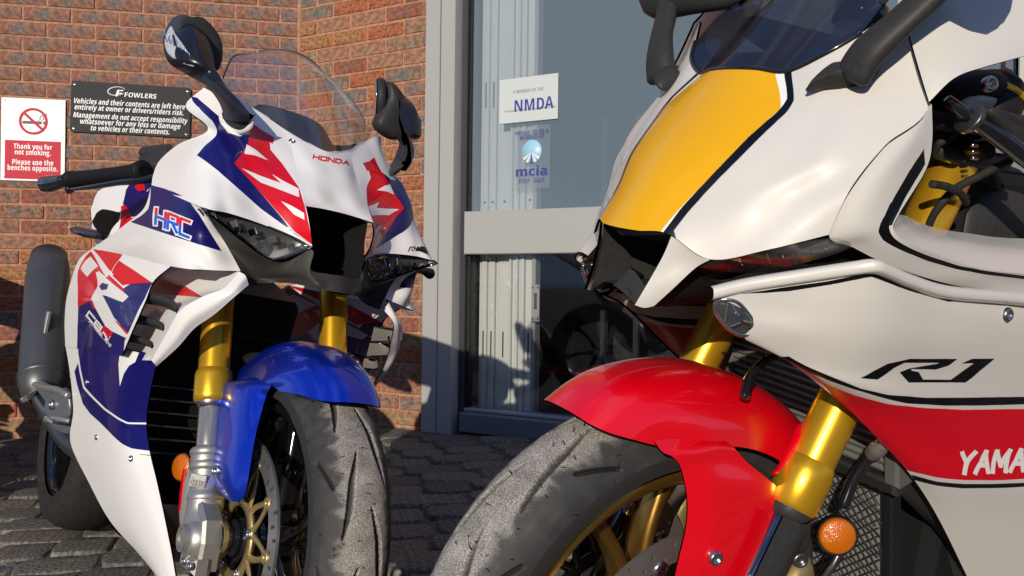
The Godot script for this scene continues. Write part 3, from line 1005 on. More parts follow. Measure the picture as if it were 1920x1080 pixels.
func tread_material(seed_: int) -> StandardMaterial3D:
	var n := FastNoiseLite.new()
	n.seed = seed_
	n.frequency = 0.02
	n.fractal_octaves = 4
	var g := FastNoiseLite.new()
	g.seed = seed_ + 9
	g.frequency = 0.42
	g.fractal_octaves = 2
	var W := 2048
	var H := 256
	var im := Image.create(W, H, false, Image.FORMAT_RGB8)
	var bu := Image.create(W, H, false, Image.FORMAT_RGB8)
	for x in W:
		for y in H:
			var s := absf(y - H / 2.0) / (H / 2.0)
			var big := n.get_noise_2d(x * 1.3, y * 0.6)
			var fine := g.get_noise_2d(x * 1.6, y * 0.9)
			var dust := 1.0 - smoothstep(0.30, 0.47, s + big * 0.22 + fine * 0.13)
			var rub := lin(0.026, 0.026, 0.027) * (1.0 + 0.25 * big)
			var grit := lin(0.265, 0.25, 0.23) * (1.0 + fine * 0.6 + big * 0.25)
			var hair := smoothstep(0.25, 0.4, g.get_noise_2d(x * 0.9 + 500.0, y * 2.2))
			grit = grit.lerp(lin(0.045, 0.04, 0.036), hair * 0.5)
			var c := rub.lerp(grit, dust)
			var smear := smoothstep(0.1, 0.5, n.get_noise_2d(x * 0.5 + 4000, y * 2.0)) * (1.0 - dust) * 0.15
			c = c.lerp(lin(0.12, 0.11, 0.1), smear)
			if s > 0.80: c = lin(0.018, 0.016, 0.016)
			c.a = 1.0
			im.set_pixel(x, y, c)
			var hg := clampf(0.5 + (fine * 0.9 + hair * 0.5) * dust, 0, 1)
			bu.set_pixel(x, y, Color(hg, hg, hg))
	var m := paint(Color.WHITE, 0.72)
	m.vertex_color_use_as_albedo = true
	m.albedo_texture = ImageTexture.create_from_image(im)
	m.heightmap_enabled = true
	m.heightmap_texture = ImageTexture.create_from_image(bu)
	m.heightmap_scale = 0.04
	return m

func rim_mesh(r := 0.226, wz := 0.052) -> ArrayMesh:
	return lathe([Vector2(r - 0.018, wz - 0.022), Vector2(r - 0.016, wz - 0.004), Vector2(r - 0.012, wz), Vector2(r, wz), Vector2(r + 0.003, wz - 0.003), Vector2(r + 0.003, wz - 0.006), Vector2(r - 0.004, wz - 0.012), Vector2(r - 0.004, -wz + 0.012), Vector2(r + 0.003, -wz + 0.006), Vector2(r + 0.003, -wz + 0.003), Vector2(r, -wz), Vector2(r - 0.012, -wz), Vector2(r - 0.016, -wz + 0.004), Vector2(r - 0.018, -wz + 0.022), Vector2(r - 0.03, 0.0), Vector2(r - 0.018, wz - 0.022)], Vector3.ZERO, Vector3(0, 0, 1), 120)

func spoke_mesh(r0: float, r1: float, a: float, spread: float, wide: float, thick: float) -> ArrayMesh:
	# one leg of a cast wheel, from hub to rim, with a raised web
	var st := SurfaceTool.new()
	st.begin(Mesh.PRIMITIVE_TRIANGLES)
	var rs := []
	for i in 13:
		var t := i / 12.0
		var r := lerpf(r0, r1, t)
		var an := a + spread * t * t
		var e := Vector3(cos(an), sin(an), 0)
		var k := Vector3(-sin(an), cos(an), 0)
		var w := wide * (1.0 - 0.35 * sin(PI * t) + 0.35 * smoothstep(0.8, 1.0, t))
		var z := thick * (1.0 + 0.5 * (1.0 - t))
		rs.append(PackedVector3Array([e * r + k * w * 0.5 + Vector3(0, 0, z * 0.25), e * r + k * w * 0.36 + Vector3(0, 0, z * 0.5), e * r - k * w * 0.36 + Vector3(0, 0, z * 0.5), e * r - k * w * 0.5 + Vector3(0, 0, z * 0.25), e * r - k * w * 0.5 + Vector3(0, 0, -z * 0.25), e * r - k * w * 0.36 + Vector3(0, 0, -z * 0.5), e * r + k * w * 0.36 + Vector3(0, 0, -z * 0.5), e * r + k * w * 0.5 + Vector3(0, 0, -z * 0.25)]))
	rings_into(st, rs, true, true, true)
	st.generate_normals()
	return st.commit()

# a drilled ring: every cell of it carries one hole
func drilled(r0: float, r1: float, n: int, hole: float, slot: float, z: float, depth: float, lanes: Array) -> ArrayMesh:
	var st := SurfaceTool.new()
	st.begin(Mesh.PRIMITIVE_TRIANGLES)
	st.set_smooth_group(-1)
	for i in n:
		var a0 := TAU * i / n
		var da := TAU / n
		var lane: float = lanes[i % lanes.size()]
		var hc := a0 + da * 0.5
		var hr := lerpf(r0, r1, lane)
		var outer := []
		var inner := []
		var m := 16
		for k in m:
			var t := float(k) / m * 4.0
			var e := int(t)
			var f := t - e
			var q := Vector2(f, 0) if e == 0 else Vector2(1, f) if e == 1 else Vector2(1 - f, 1) if e == 2 else Vector2(0, 1 - f)
			var ra := lerpf(r0, r1, q.y)
			outer.append(Vector2(cos(a0 + da * q.x), sin(a0 + da * q.x)) * ra)
			var an := (q - Vector2(0.5, 0.5)).angle()
			var c := Vector2(cos(hc), sin(hc))
			inner.append(c * (hr + sin(an) * hole * slot) + Vector2(-c.y, c.x) * cos(an) * hole)
		for k in m:
			var l := (k + 1) % m
			for s in [1.0, -1.0]:
				var zz := Vector3(0, 0, z + s * depth / 2.0)
				var q := [outer[k], outer[l], inner[k], inner[k], outer[l], inner[l]]
				if s > 0: q.reverse()
				for p in q: st.add_vertex(Vector3(p.x, p.y, 0) + zz)
			var up := Vector3(0, 0, z + depth / 2.0)
			var dn := Vector3(0, 0, z - depth / 2.0)
			var ik := Vector3(inner[k].x, inner[k].y, 0)
			var il := Vector3(inner[l].x, inner[l].y, 0)
			for p in [ik + up, il + up, ik + dn, ik + dn, il + up, il + dn]: st.add_vertex(p)
		for rr in [r0, r1]:
			for k in 4:
				var b0 := a0 + da * k / 4.0
				var b1 := a0 + da * (k + 1) / 4.0
				var p0: Vector3 = Vector3(cos(b0), sin(b0), 0) * rr
				var p1: Vector3 = Vector3(cos(b1), sin(b1), 0) * rr
				var up := Vector3(0, 0, z + depth / 2.0)
				var dn := Vector3(0, 0, z - depth / 2.0)
				for p in [p0 + up, p1 + up, p0 + dn, p0 + dn, p1 + up, p1 + dn]: st.add_vertex(p)
	st.generate_normals()
	return st.commit()

func carrier(rm: float, z: float, n: int) -> ArrayMesh:
	var st := SurfaceTool.new()
	st.begin(Mesh.PRIMITIVE_TRIANGLES)
	lathe_into(st, [Vector2(0.052, z - 0.003), Vector2(0.052, z + 0.003), Vector2(0.07, z + 0.003), Vector2(0.07, z - 0.003), Vector2(0.052, z - 0.003)], Vector3.ZERO, Vector3(0, 0, 1), 48)
	for i in n:
		var a := TAU * i / n
		for s in [-1.0, 1.0]:
			var p := PackedVector3Array()
			for t in [0.0, 0.35, 0.7, 1.0]:
				var an: float = a + s * (0.26 * (1.0 - t))
				p.append(Vector3(cos(an), sin(an), 0) * lerpf(0.064, rm, t) + Vector3(0, 0, z))
			tube_into(st, p, [0.007, 0.005, 0.0055], 6, 3, 0.55, Vector3(0, 0, 1))
	st.generate_normals()
	return st.commit()

func front_wheel(b: Node3D, axle: Vector3, rim: Material, tread: Material, period: float, phase: float, a0: float, a1: float, near_side: float, five: bool, hole: float, slot: float, cells: int, gold: bool) -> void:
	var t := Transform3D(Basis(), axle)
	var w := put("front_wheel", rim_mesh(), rim, b)
	w.transform = t
	put("tyre", tyre_mesh(a0, a1, period, phase), tread, w)
	var wh := put("rubber_whiskers", whiskers(a0, a1, 3), M.rubber, w)
	wh.set_meta("kind", "stuff")
	put("hub", lathe([Vector2(0.012, -0.062), Vector2(0.036, -0.06), Vector2(0.04, -0.03), Vector2(0.03, 0.0), Vector2(0.04, 0.03), Vector2(0.036, 0.06), Vector2(0.012, 0.062)], Vector3.ZERO, Vector3(0, 0, 1), 40), rim, w)
	if five:
		for k in 5:
			for s in [-1.0, 1.0]:
				put("spoke", spoke_mesh(0.03, 0.206, TAU * k / 5.0 + phase + s * 0.12, s * 0.22, 0.024, 0.03), rim, w)
	else:
		for k in 6: put("spoke", spoke_mesh(0.03, 0.206, TAU * k / 6.0 + phase, 0.2, 0.032, 0.034), rim, w)
	for s in [1.0, -1.0]:
		var z: float = s * 0.076
		put("brake_disc", drilled(0.132, 0.165, cells, hole, slot, z, 0.0045, [0.25, 0.7, 0.45, 0.8, 0.3, 0.6]), M.disc, w)
		put("disc_carrier", carrier(0.128, z, 10), M.gold_cast if gold else M.disc_dark, w)
		for i in 10:
			var a := TAU * i / 10.0
			var e := Vector3(cos(a), sin(a), 0)
			put("disc_bobbin", lathe([Vector2(0.003, z - 0.005), Vector2(0.009, z - 0.005), Vector2(0.011, z - 0.003), Vector2(0.011, z + 0.003), Vector2(0.009, z + 0.005), Vector2(0.005, z + 0.005), Vector2(0.003, z + 0.002)], e * 0.131, Vector3(0, 0, 1), 14), M.gold_cast if gold else M.steel, w)
			if i % 2 == 0: bolt("carrier_bolt", e.rotated(Vector3(0, 0, 1), 0.3) * 0.061 + Vector3(0, 0, z + s * 0.003), Vector3(0, 0, s), 0.008, w, M.steel)
	put("axle", bar(Vector3(0, 0, -0.085), Vector3(0, 0, 0.085), 0.012), M.steel, w)

func mirror_of(p: PackedVector3Array) -> PackedVector3Array:
	var o := PackedVector3Array()
	for q in p: o.append(Vector3(q.x, q.y, -q.z))
	return o

func both(called: String, f: Array, nc: int, mat: Material, b: Node3D, sub := 6, thick := 0.003) -> Array:
	var out := []
	for mir in [false, true]: out.append(put(called, surf(v3s(f, mir), nc, sub, thick), mat, b))
	return out

func fender(a0: float, a1: float, crown: float, skirt: float, sweep: float) -> ArrayMesh:
	# a mudguard that hugs the tyre: angle along, width across; its front edge sweeps back to the sides
	var rows := 13
	var cols := 13
	var p := PackedVector3Array()
	for i in rows:
		var t := float(i) / (rows - 1)
		for j in cols:
			var u := float(j) / (cols - 1) * 2.0 - 1.0
			var k := absf(u)
			var w := skirt * signf(u) * (1.0 - pow(1.0 - k, 1.25)) * (0.9 + 0.1 * smoothstep(0.0, 0.3, t))
			var a := lerpf(a0 + sweep * pow(k, 4.5), a1 - 0.12 * k * k, t)
			var r := crown - 0.07 * pow(k, 2.8) - 0.006 * u * u - 0.012 * (1.0 - smoothstep(0.0, 0.14, t)) * (1.0 - k * k)
			p.append(Vector3(cos(a) * r, sin(a) * r + 0.298, w))
	return surf(p, cols, 4, 0.003, Vector3(0, 0.298, 0))

# ---------------------------------------------------------------- the white and blue motorcycle
func honda(b: Node3D) -> void:
	var WB: Material = M.white
	var f := []
	var nose_print := livery(INK.w, [
		["r", [-0.12,0.162,-0.12,0.188,-0.12,0.282,-0.12,0.279,-0.12,0.365,-0.12,0.474,-0.11,0.576,-0.028,0.687,-0.015,1.001,-0.12,0.794,-0.12,0.649,-0.12,0.55,-0.12,0.306]],
		["w", [-0.12,0.616,-0.12,0.655,-0.031,0.696,-0.064,0.832,-0.12,0.759]],
		["r", [0.285,0.204,0.325,0.128,0.305,0.133,0.265,0.209]],
		["r", [0.369,0.181,0.406,0.101,0.386,0.107,0.348,0.185]],
		["r", [0.28,0.182,0.382,0.153,0.392,0.13,0.291,0.16]],
		["r", [0.376,0.179,0.48,0.157,0.489,0.134,0.386,0.157]],
		["r", [0.481,0.156,0.518,0.079,0.496,0.08,0.46,0.159]],
		["r", [0.517,0.077,0.413,0.098,0.403,0.121,0.507,0.1]],
		["r", [0.412,0.099,0.375,0.178,0.396,0.174,0.432,0.094]],
		["r", [0.509,0.153,0.547,0.079,0.524,0.078,0.487,0.154]],
		["r", [0.514,0.092,0.587,0.156,0.609,0.141,0.535,0.073]],
		["r", [0.598,0.153,0.643,0.089,0.619,0.085,0.576,0.151]],
		["r", [0.606,0.154,0.694,0.163,0.707,0.146,0.617,0.135]],
		["r", [0.677,0.165,0.746,0.15,0.745,0.134,0.676,0.148]],
		["r", [0.737,0.154,0.77,0.123,0.743,0.119,0.712,0.15]],
		["r", [0.77,0.128,0.736,0.1,0.709,0.112,0.741,0.14]],
		["r", [0.749,0.105,0.652,0.089,0.639,0.107,0.733,0.121]],
		["r", [0.651,0.09,0.605,0.153,0.627,0.155,0.675,0.095]],
		["r", [0.746,0.173,0.89,0.139,0.874,0.124,0.735,0.16]],
		["r", [0.843,0.129,0.868,0.194,0.91,0.191,0.882,0.125]],
		["r", [0.774,0.157,0.879,0.176,0.898,0.162,0.791,0.141]],
	])
	put("nose_panel", surf(v3s([-.1215,1.011,.062,-.1024,.9974,.033,-.083,.9848,0,-.1024,.9974,-.033,-.1215,1.011,-.062,-.0833,.9669,.062,-.0565,.9528,.033,-.051,.948,0,-.0565,.9528,-.033,-.0833,.9669,-.062,-.0447,.9254,.062,-.0267,.9175,.033,-.0227,.9137,0,-.0267,.9175,-.033,-.0447,.9254,-.062,.0002,.8826,.064,.0063,.8838,.034,.0011,.8847,0,.0063,.8838,-.034,.0002,.8826,-.064,.0257,.8581,.065,.0192,.8616,.032,.0199,.8623,0,.0192,.8616,-.032,.0257,.8581,-.065]), 5, 8), nose_print, b)
	var cowl_print := livery(INK.w, [
		["b", [1.014,0.082,0.927,0.094,0.773,0.154,0.674,0.202,0.691,0.252,0.633,0.311,0.502,0.297,0.407,0.237,0.427,0.333,0.532,0.543,0.458,0.599,0.392,0.659,0.337,0.716,0.281,0.777,0.225,0.843,0.142,0.954,-0.012,0.981,0.16,0.94,0.272,0.89,0.375,0.836,0.444,0.785,0.509,0.739,0.571,0.695,0.641,0.651,0.815,0.584,0.808,0.452,0.813,0.334,0.794,0.253,0.862,0.171]],
		["r", [0.413,0.125,0.3,0.143,0.174,0.143,0.199,0.209,0.225,0.209,0.226,0.269,0.131,0.335,0.073,0.401,0.019,0.467,0.008,0.608,0.007,0.719,0,0.836,-0.012,0.981,0.14,0.926,0.24,0.817,0.317,0.734,0.392,0.659,0.459,0.598,0.536,0.541,0.427,0.333,0.407,0.237]],
		["w", [0.438,0.334,0.354,0.341,0.256,0.374,0.367,0.392,0.459,0.424]],
		["w", [0.483,0.553,0.339,0.542,0.183,0.513,0.247,0.474,0.147,0.481,0.025,0.476,0.041,0.554,0.206,0.579,0.349,0.599]],
		["w", [0.216,0.679,0.13,0.673,0.029,0.679,0.035,0.743,0.123,0.746]],
		["k", [-0.011,0.065,-0.032,0.062,-0.015,0.085,0.006,0.088]],
	])
	var cowl_left_print := livery(INK.w, [
		["b", [1.014,0.082,0.927,0.094,0.773,0.154,0.674,0.202,0.691,0.252,0.633,0.311,0.502,0.297,0.407,0.237,0.427,0.333,0.532,0.543,0.458,0.599,0.392,0.659,0.337,0.716,0.281,0.777,0.225,0.843,0.142,0.954,-0.012,0.981,0.16,0.94,0.272,0.89,0.375,0.836,0.444,0.785,0.509,0.739,0.571,0.695,0.641,0.651,0.815,0.584,0.808,0.452,0.813,0.334,0.794,0.253,0.862,0.171]],
		["r", [0.413,0.125,0.3,0.143,0.174,0.143,0.199,0.209,0.225,0.209,0.226,0.269,0.131,0.335,0.073,0.401,0.019,0.467,0.008,0.608,0.007,0.719,0,0.836,-0.012,0.981,0.14,0.926,0.24,0.817,0.317,0.734,0.392,0.659,0.459,0.598,0.536,0.541,0.427,0.333,0.407,0.237]],
		["w", [0.438,0.334,0.354,0.341,0.256,0.374,0.367,0.392,0.459,0.424]],
		["w", [0.483,0.553,0.339,0.542,0.183,0.513,0.247,0.474,0.147,0.481,0.025,0.476,0.041,0.554,0.206,0.579,0.349,0.599]],
		["w", [0.216,0.679,0.13,0.673,0.029,0.679,0.035,0.743,0.123,0.746]],
		["k", [-0.011,0.065,-0.032,0.062,-0.015,0.085,0.006,0.088]],
		["k", [0.53,0.962,0.547,0.899,0.538,0.895,0.521,0.958]],
		["k", [0.536,0.911,0.593,0.899,0.593,0.885,0.536,0.898]],
		["k", [0.583,0.885,0.57,0.922,0.58,0.925,0.596,0.889]],
		["k", [0.582,0.909,0.902,0.982,0.905,0.998,0.583,0.923]],
		["k", [0.545,0.925,0.568,0.952,0.576,0.941,0.553,0.914]],
		["k", [0.586,0.947,0.614,0.886,0.857,0.91,0.575,0.944]],
		["k", [0.597,0.898,0.823,0.898,0.818,0.885,0.859,0.913]],
		["k", [0.659,0.872,0.638,0.907,0.649,0.91,0.818,0.888]],
		["k", [0.653,0.895,0.587,0.909,0.587,0.922,0.652,0.908]],
		["k", [0.861,0.939,0.634,0.936,0.643,0.925,0.62,0.9]],
		["k", [0.661,0.905,0.764,0.895,0.762,0.883,0.663,0.892]],
		["k", [0.742,0.912,0.77,0.861,0.766,0.858,0.718,0.909]],
		["k", [0.71,0.865,0.742,0.845,0.74,0.835,0.823,0.865]],
		["k", [0.744,0.837,0.761,0.881,0.756,0.885,0.74,0.837]],
		["k", [0.75,0.857,0.848,0.902,0.755,0.891,0.754,0.869]],
		["k", [0.774,0.881,0.78,0.902,0.78,0.893,0.77,0.873]],
	])
	var cowls := both("upper_cowl", [-.1215,1.011,.062,-.1509,1.0311,.088,-.1801,1.0522,.125,-.2034,1.0726,.155,-.2228,1.08,.175,-.2422,1.0756,.19,-.0833,.9669,.062,-.1049,.9842,.095,-.1317,1.0018,.13,-.1605,1.0167,.165,-.2103,1.0291,.19,-.268,1.0364,.21,-.0447,.9254,.062,-.0713,.9423,.097,-.0833,.9557,.138,-.1075,.9678,.168,-.1182,.9723,.188,-.1355,.9761,.2,.0002,.8826,.064,-.0334,.9,.097,-.0596,.9167,.138,-.0716,.9276,.18,-.1114,.9395,.206,-.2285,.9552,.22,.0354,.8448,.064,-.0031,.8624,.095,-.0311,.8769,.136,-.0535,.8892,.184,-.1112,.903,.218,-.2922,.9279,.232,.0475,.8135,.058,.0098,.8313,.09,-.016,.8435,.132,-.0209,.8502,.182,-.0664,.861,.22,-.2856,.8975,.24,.0453,.7907,.05,.0158,.8054,.085,.0014,.815,.128,-.0038,.8207,.18,-.0218,.8235,.223,-.2625,.8748,.245], 6, cowl_print, b, 8)
	cowls[1].material_override = cowl_left_print
	var sidetop_print := livery(INK.w, [
		["b", [1.012,-0.01,0.639,0.005,0.256,-0.02,0.14,0.183,0.12,0.344,0.11,0.506,0.103,0.684,0.258,0.627,0.4,0.59,0.545,0.569,0.683,0.542,0.819,0.51,0.981,0.476,0.914,0.26]],
		["w", [0.715,0.477,0.729,0.233,0.828,0.229,0.763,0.484]],
		["w", [0.625,0.501,0.583,0.263,0.658,0.27,0.675,0.511]],
		["w", [0.786,0.38,0.627,0.42,0.596,0.36,0.777,0.317]],
		["w", [0.598,0.508,0.547,0.268,0.618,0.278,0.648,0.518]],
		["w", [0.63,0.328,0.468,0.354,0.429,0.29,0.601,0.265]],
		["w", [0.5,0.297,0.542,0.441,0.48,0.431,0.433,0.284]],
		["w", [0.458,0.381,0.615,0.356,0.645,0.416,0.497,0.443]],
		["w", [0.597,0.396,0.546,0.553,0.492,0.506,0.534,0.358]],
		["w", [0.282,0.308,0.449,0.288,0.487,0.351,0.331,0.375]],
		["w", [0.467,0.301,0.533,0.549,0.478,0.536,0.399,0.288]],
		["w", [0.536,0.541,0.405,0.578,0.362,0.501,0.505,0.469]],
		["c", [0.728,0.459,0.731,0.407,0.761,0.41,0.755,0.463]],
		["c", [0.73,0.428,0.732,0.377,0.766,0.378,0.759,0.431]],
		["c", [0.732,0.397,0.734,0.347,0.77,0.347,0.763,0.399]],
		["r", [0.733,0.367,0.736,0.316,0.776,0.316,0.767,0.368]],
		["r", [0.735,0.336,0.74,0.285,0.785,0.283,0.772,0.336]],
		["r", [0.737,0.305,0.746,0.252,0.795,0.25,0.779,0.305]],
		["c", [0.636,0.483,0.63,0.432,0.66,0.436,0.663,0.488]],
		["c", [0.633,0.452,0.625,0.402,0.656,0.406,0.661,0.456]],
		["c", [0.628,0.422,0.619,0.373,0.652,0.377,0.659,0.426]],
		["r", [0.623,0.392,0.613,0.344,0.648,0.347,0.655,0.396]],
		["r", [0.617,0.363,0.607,0.314,0.643,0.318,0.65,0.367]],
		["r", [0.611,0.334,0.603,0.284,0.64,0.288,0.646,0.337]],
		["c", [0.765,0.37,0.636,0.402,0.62,0.371,0.758,0.338]],
		["c", [0.608,0.49,0.6,0.438,0.63,0.442,0.636,0.495]],
		["c", [0.604,0.458,0.594,0.408,0.625,0.413,0.633,0.463]],
		["c", [0.598,0.428,0.587,0.379,0.62,0.383,0.629,0.432]],
		["r", [0.591,0.398,0.579,0.35,0.614,0.354,0.624,0.403]],
		["r", [0.584,0.369,0.573,0.32,0.608,0.325,0.618,0.373]],
		["r", [0.577,0.34,0.567,0.29,0.603,0.295,0.612,0.344]],
		["r", [0.604,0.317,0.475,0.337,0.455,0.304,0.588,0.284]],
		["r", [0.489,0.312,0.499,0.347,0.465,0.341,0.454,0.306]],
		["r", [0.493,0.327,0.503,0.362,0.47,0.356,0.459,0.321]],
		["r", [0.497,0.342,0.508,0.377,0.474,0.371,0.463,0.336]],
		["r", [0.502,0.357,0.513,0.391,0.479,0.386,0.468,0.351]],
		["r", [0.507,0.372,0.517,0.406,0.484,0.4,0.473,0.366]],
		["r", [0.511,0.386,0.522,0.421,0.489,0.415,0.478,0.381]],
		["c", [0.484,0.394,0.606,0.374,0.622,0.405,0.504,0.426]],
		["c", [0.578,0.401,0.567,0.433,0.535,0.413,0.545,0.381]],
		["c", [0.572,0.418,0.562,0.45,0.53,0.429,0.539,0.398]],
		["c", [0.567,0.434,0.556,0.467,0.525,0.446,0.534,0.414]],
		["c", [0.561,0.451,0.551,0.485,0.52,0.463,0.53,0.43]],
		["c", [0.556,0.468,0.545,0.504,0.515,0.481,0.525,0.447]],
		["c", [0.55,0.486,0.539,0.524,0.51,0.5,0.52,0.464]],
		["r", [0.312,0.322,0.441,0.306,0.461,0.339,0.337,0.356]],
		["r", [0.456,0.317,0.472,0.366,0.438,0.36,0.421,0.31]],
		["r", [0.465,0.347,0.482,0.396,0.448,0.39,0.431,0.341]],
		["r", [0.475,0.376,0.491,0.426,0.458,0.42,0.441,0.371]],
		["c", [0.485,0.406,0.501,0.456,0.469,0.451,0.452,0.4]],
		["c", [0.495,0.436,0.509,0.489,0.478,0.483,0.462,0.43]],
		["c", [0.504,0.467,0.517,0.524,0.487,0.517,0.472,0.461]],
		["c", [0.515,0.526,0.408,0.554,0.387,0.514,0.499,0.488]],
	], 0.3)
	both("upper_side_panel", [-.0218,.8235,.223,-.0928,.843,.231,-.1686,.8594,.239,-.2625,.8748,.245,-.0236,.8012,.2,-.0706,.8125,.226,-.1851,.8282,.238,-.2893,.8337,.244,-.043,.7806,.17,-.0552,.7774,.213,-.1518,.7878,.24,-.3943,.8107,.245,-.0347,.7558,.152,-.0388,.7499,.2,-.1614,.7605,.237,-.5327,.7902,.243,-.0239,.7328,.138,-.0349,.7253,.188,-.1141,.7253,.226,-.7063,.7704,.238], 4, sidetop_print, b, 8)
	var side_print := livery(INK.w, [
		["b", [0.808,0.633,0.683,0.591,0.585,0.603,0.577,0.474,0.568,0.311,0.33,0.425,0.254,0.348,-0.001,0.267,0.016,0.443,0.034,0.585,0.035,0.731,0.042,0.875,-0.036,1.028,0.174,1.049,0.411,1.067,0.676,1.081,0.951,1.109,0.773,1,0.772,0.882,0.779,0.761]],
		["m", [0.571,0.316,0.33,0.425,0.25,0.358,0.099,0.346,0.224,0.509,0.038,0.652,0.069,0.785,0.306,0.69,0.434,0.628,0.506,0.492]],
		["r", [0.945,0.327,0.941,0.211,0.978,0.038,0.751,0.15,0.56,0.24,0.56,0.333,0.694,0.274,0.634,0.452,0.67,0.595,0.812,0.642,0.87,0.469]],
		["r", [0.988,0.026,0.891,-0.044,0.732,-0.102,0.595,0.016,0.54,0.256,0.746,0.144]],
		["r", [0.574,0.086,0.289,0.183,0.006,0.274,0.252,0.352,0.347,0.388,0.523,0.289]],
		["w", [1.006,0.027,0.987,0.003,0.715,0.154,0.493,0.283,0.56,0.333,0.746,0.195]],
		["w", [0.922,0.302,0.902,0.138,0.725,0.225,0.794,0.363]],
		["r", [0.553,0.295,0.306,0.43,0.31,0.478,0.556,0.355]],
		["w", [0.717,0.293,0.664,0.296,0.446,0.401,0.23,0.488,0.271,0.552,0.486,0.531,0.541,0.532,0.302,0.698,0.03,0.807,0.048,0.845,0.343,0.806,0.498,0.702,0.654,0.594,0.62,0.441]],
		["b", [0.615,0.45,0.59,0.406,0.511,0.412,0.513,0.469,0.572,0.487]],
		["r", [0.675,0.583,0.648,0.583,0.57,0.655,0.594,0.665]],
		["r", [0.288,0.72,0.234,0.729,0.036,0.799,0.049,0.816]],
		["w", [0.519,0.738,0.64,0.676,0.654,0.686,0.533,0.749]],
		["w", [0.646,0.676,0.676,0.725,0.653,0.732,0.623,0.683]],
		["w", [0.677,0.722,0.557,0.787,0.541,0.777,0.662,0.713]],
		["w", [0.525,0.799,0.495,0.749,0.517,0.743,0.548,0.794]],
		["w", [0.524,0.753,0.416,0.807,0.402,0.796,0.51,0.742]],
		["w", [0.425,0.789,0.444,0.82,0.421,0.825,0.403,0.794]],
		["w", [0.413,0.815,0.521,0.762,0.536,0.772,0.428,0.826]],
		["w", [0.445,0.814,0.426,0.834,0.405,0.828,0.423,0.808]],
		["w", [0.429,0.817,0.446,0.844,0.423,0.849,0.406,0.822]],
		["w", [0.414,0.839,0.533,0.781,0.549,0.791,0.43,0.85]],
		["w", [0.396,0.861,0.366,0.811,0.389,0.806,0.42,0.856]],
		["w", [0.397,0.816,0.269,0.873,0.255,0.862,0.383,0.805]],
		["w", [0.281,0.855,0.298,0.886,0.273,0.891,0.256,0.86]],
		["w", [0.265,0.881,0.394,0.825,0.408,0.835,0.28,0.892]],
		["w", [0.36,0.854,0.298,0.911,0.275,0.904,0.339,0.847]],
		["r", [0.396,0.849,0.359,0.789,0.39,0.781,0.428,0.841]],
		["r", [0.4,0.797,0.254,0.842,0.24,0.825,0.386,0.78]],
		["r", [0.274,0.818,0.296,0.856,0.262,0.863,0.24,0.825]],
		["r", [0.252,0.847,0.399,0.802,0.414,0.819,0.266,0.864]],
		["r", [0.363,0.829,0.292,0.886,0.263,0.875,0.336,0.819]],
		["w", [0.611,0.778,0.591,0.76,0.598,0.757,0.618,0.775]],
		["w", [0.602,0.761,0.568,0.778,0.563,0.774,0.597,0.757]],
		["w", [0.61,0.768,0.581,0.782,0.576,0.779,0.605,0.764]],
		["w", [0.554,0.806,0.535,0.788,0.542,0.785,0.562,0.803]],
		["w", [0.526,0.82,0.507,0.801,0.514,0.799,0.533,0.817]],
		["w", [0.518,0.802,0.484,0.818,0.479,0.815,0.513,0.799]],
		["w", [0.486,0.812,0.497,0.823,0.49,0.826,0.479,0.814]],
		["w", [0.486,0.822,0.52,0.806,0.526,0.81,0.491,0.826]],
		["w", [0.512,0.814,0.503,0.833,0.494,0.831,0.504,0.812]],
		["w", [0.451,0.849,0.486,0.833,0.491,0.837,0.456,0.853]],
		["w", [0.484,0.839,0.464,0.821,0.472,0.819,0.491,0.837]],
		["w", [0.476,0.822,0.441,0.838,0.436,0.834,0.47,0.818]],
		["w", [0.483,0.83,0.454,0.843,0.449,0.839,0.478,0.826]],
		["w", [0.44,0.859,0.421,0.841,0.429,0.838,0.448,0.857]],
		["w", [0.432,0.842,0.4,0.856,0.395,0.852,0.427,0.838]],
		["w", [0.402,0.85,0.413,0.861,0.406,0.863,0.395,0.852]],
		["w", [0.402,0.86,0.435,0.845,0.44,0.849,0.407,0.864]],
		["w", [0.413,0.859,0.409,0.866,0.401,0.865,0.405,0.858]],
		["w", [0.408,0.86,0.418,0.87,0.41,0.872,0.4,0.863]],
		["w", [0.406,0.869,0.442,0.853,0.448,0.857,0.412,0.872]],
		["w", [0.384,0.858,0.403,0.876,0.395,0.879,0.377,0.86]],
		["w", [0.403,0.876,0.366,0.892,0.361,0.888,0.398,0.872]],
		["w", [0.352,0.898,0.315,0.888,0.32,0.884,0.356,0.894]],
		["w", [0.325,0.884,0.323,0.91,0.314,0.91,0.316,0.885]],
		["w", [0.345,0.893,0.32,0.903,0.315,0.899,0.339,0.889]],
		["w", [0.309,0.915,0.279,0.927,0.274,0.923,0.304,0.911]],
		["w", [0.283,0.926,0.261,0.925,0.262,0.92,0.285,0.921]],
		["w", [0.263,0.926,0.254,0.916,0.262,0.914,0.271,0.924]],
		["w", [0.254,0.918,0.263,0.906,0.271,0.907,0.263,0.92]],
		["w", [0.26,0.908,0.29,0.896,0.295,0.9,0.265,0.912]],
		["w", [0.291,0.896,0.309,0.915,0.3,0.918,0.283,0.899]],
		["w", [0.213,0.946,0.254,0.931,0.259,0.934,0.218,0.95]],
		["w", [0.25,0.937,0.233,0.918,0.242,0.916,0.259,0.934]],
		["w", [0.245,0.919,0.204,0.935,0.2,0.931,0.24,0.915]],
		["w", [0.252,0.927,0.218,0.94,0.213,0.936,0.247,0.923]],
	], 0.3)
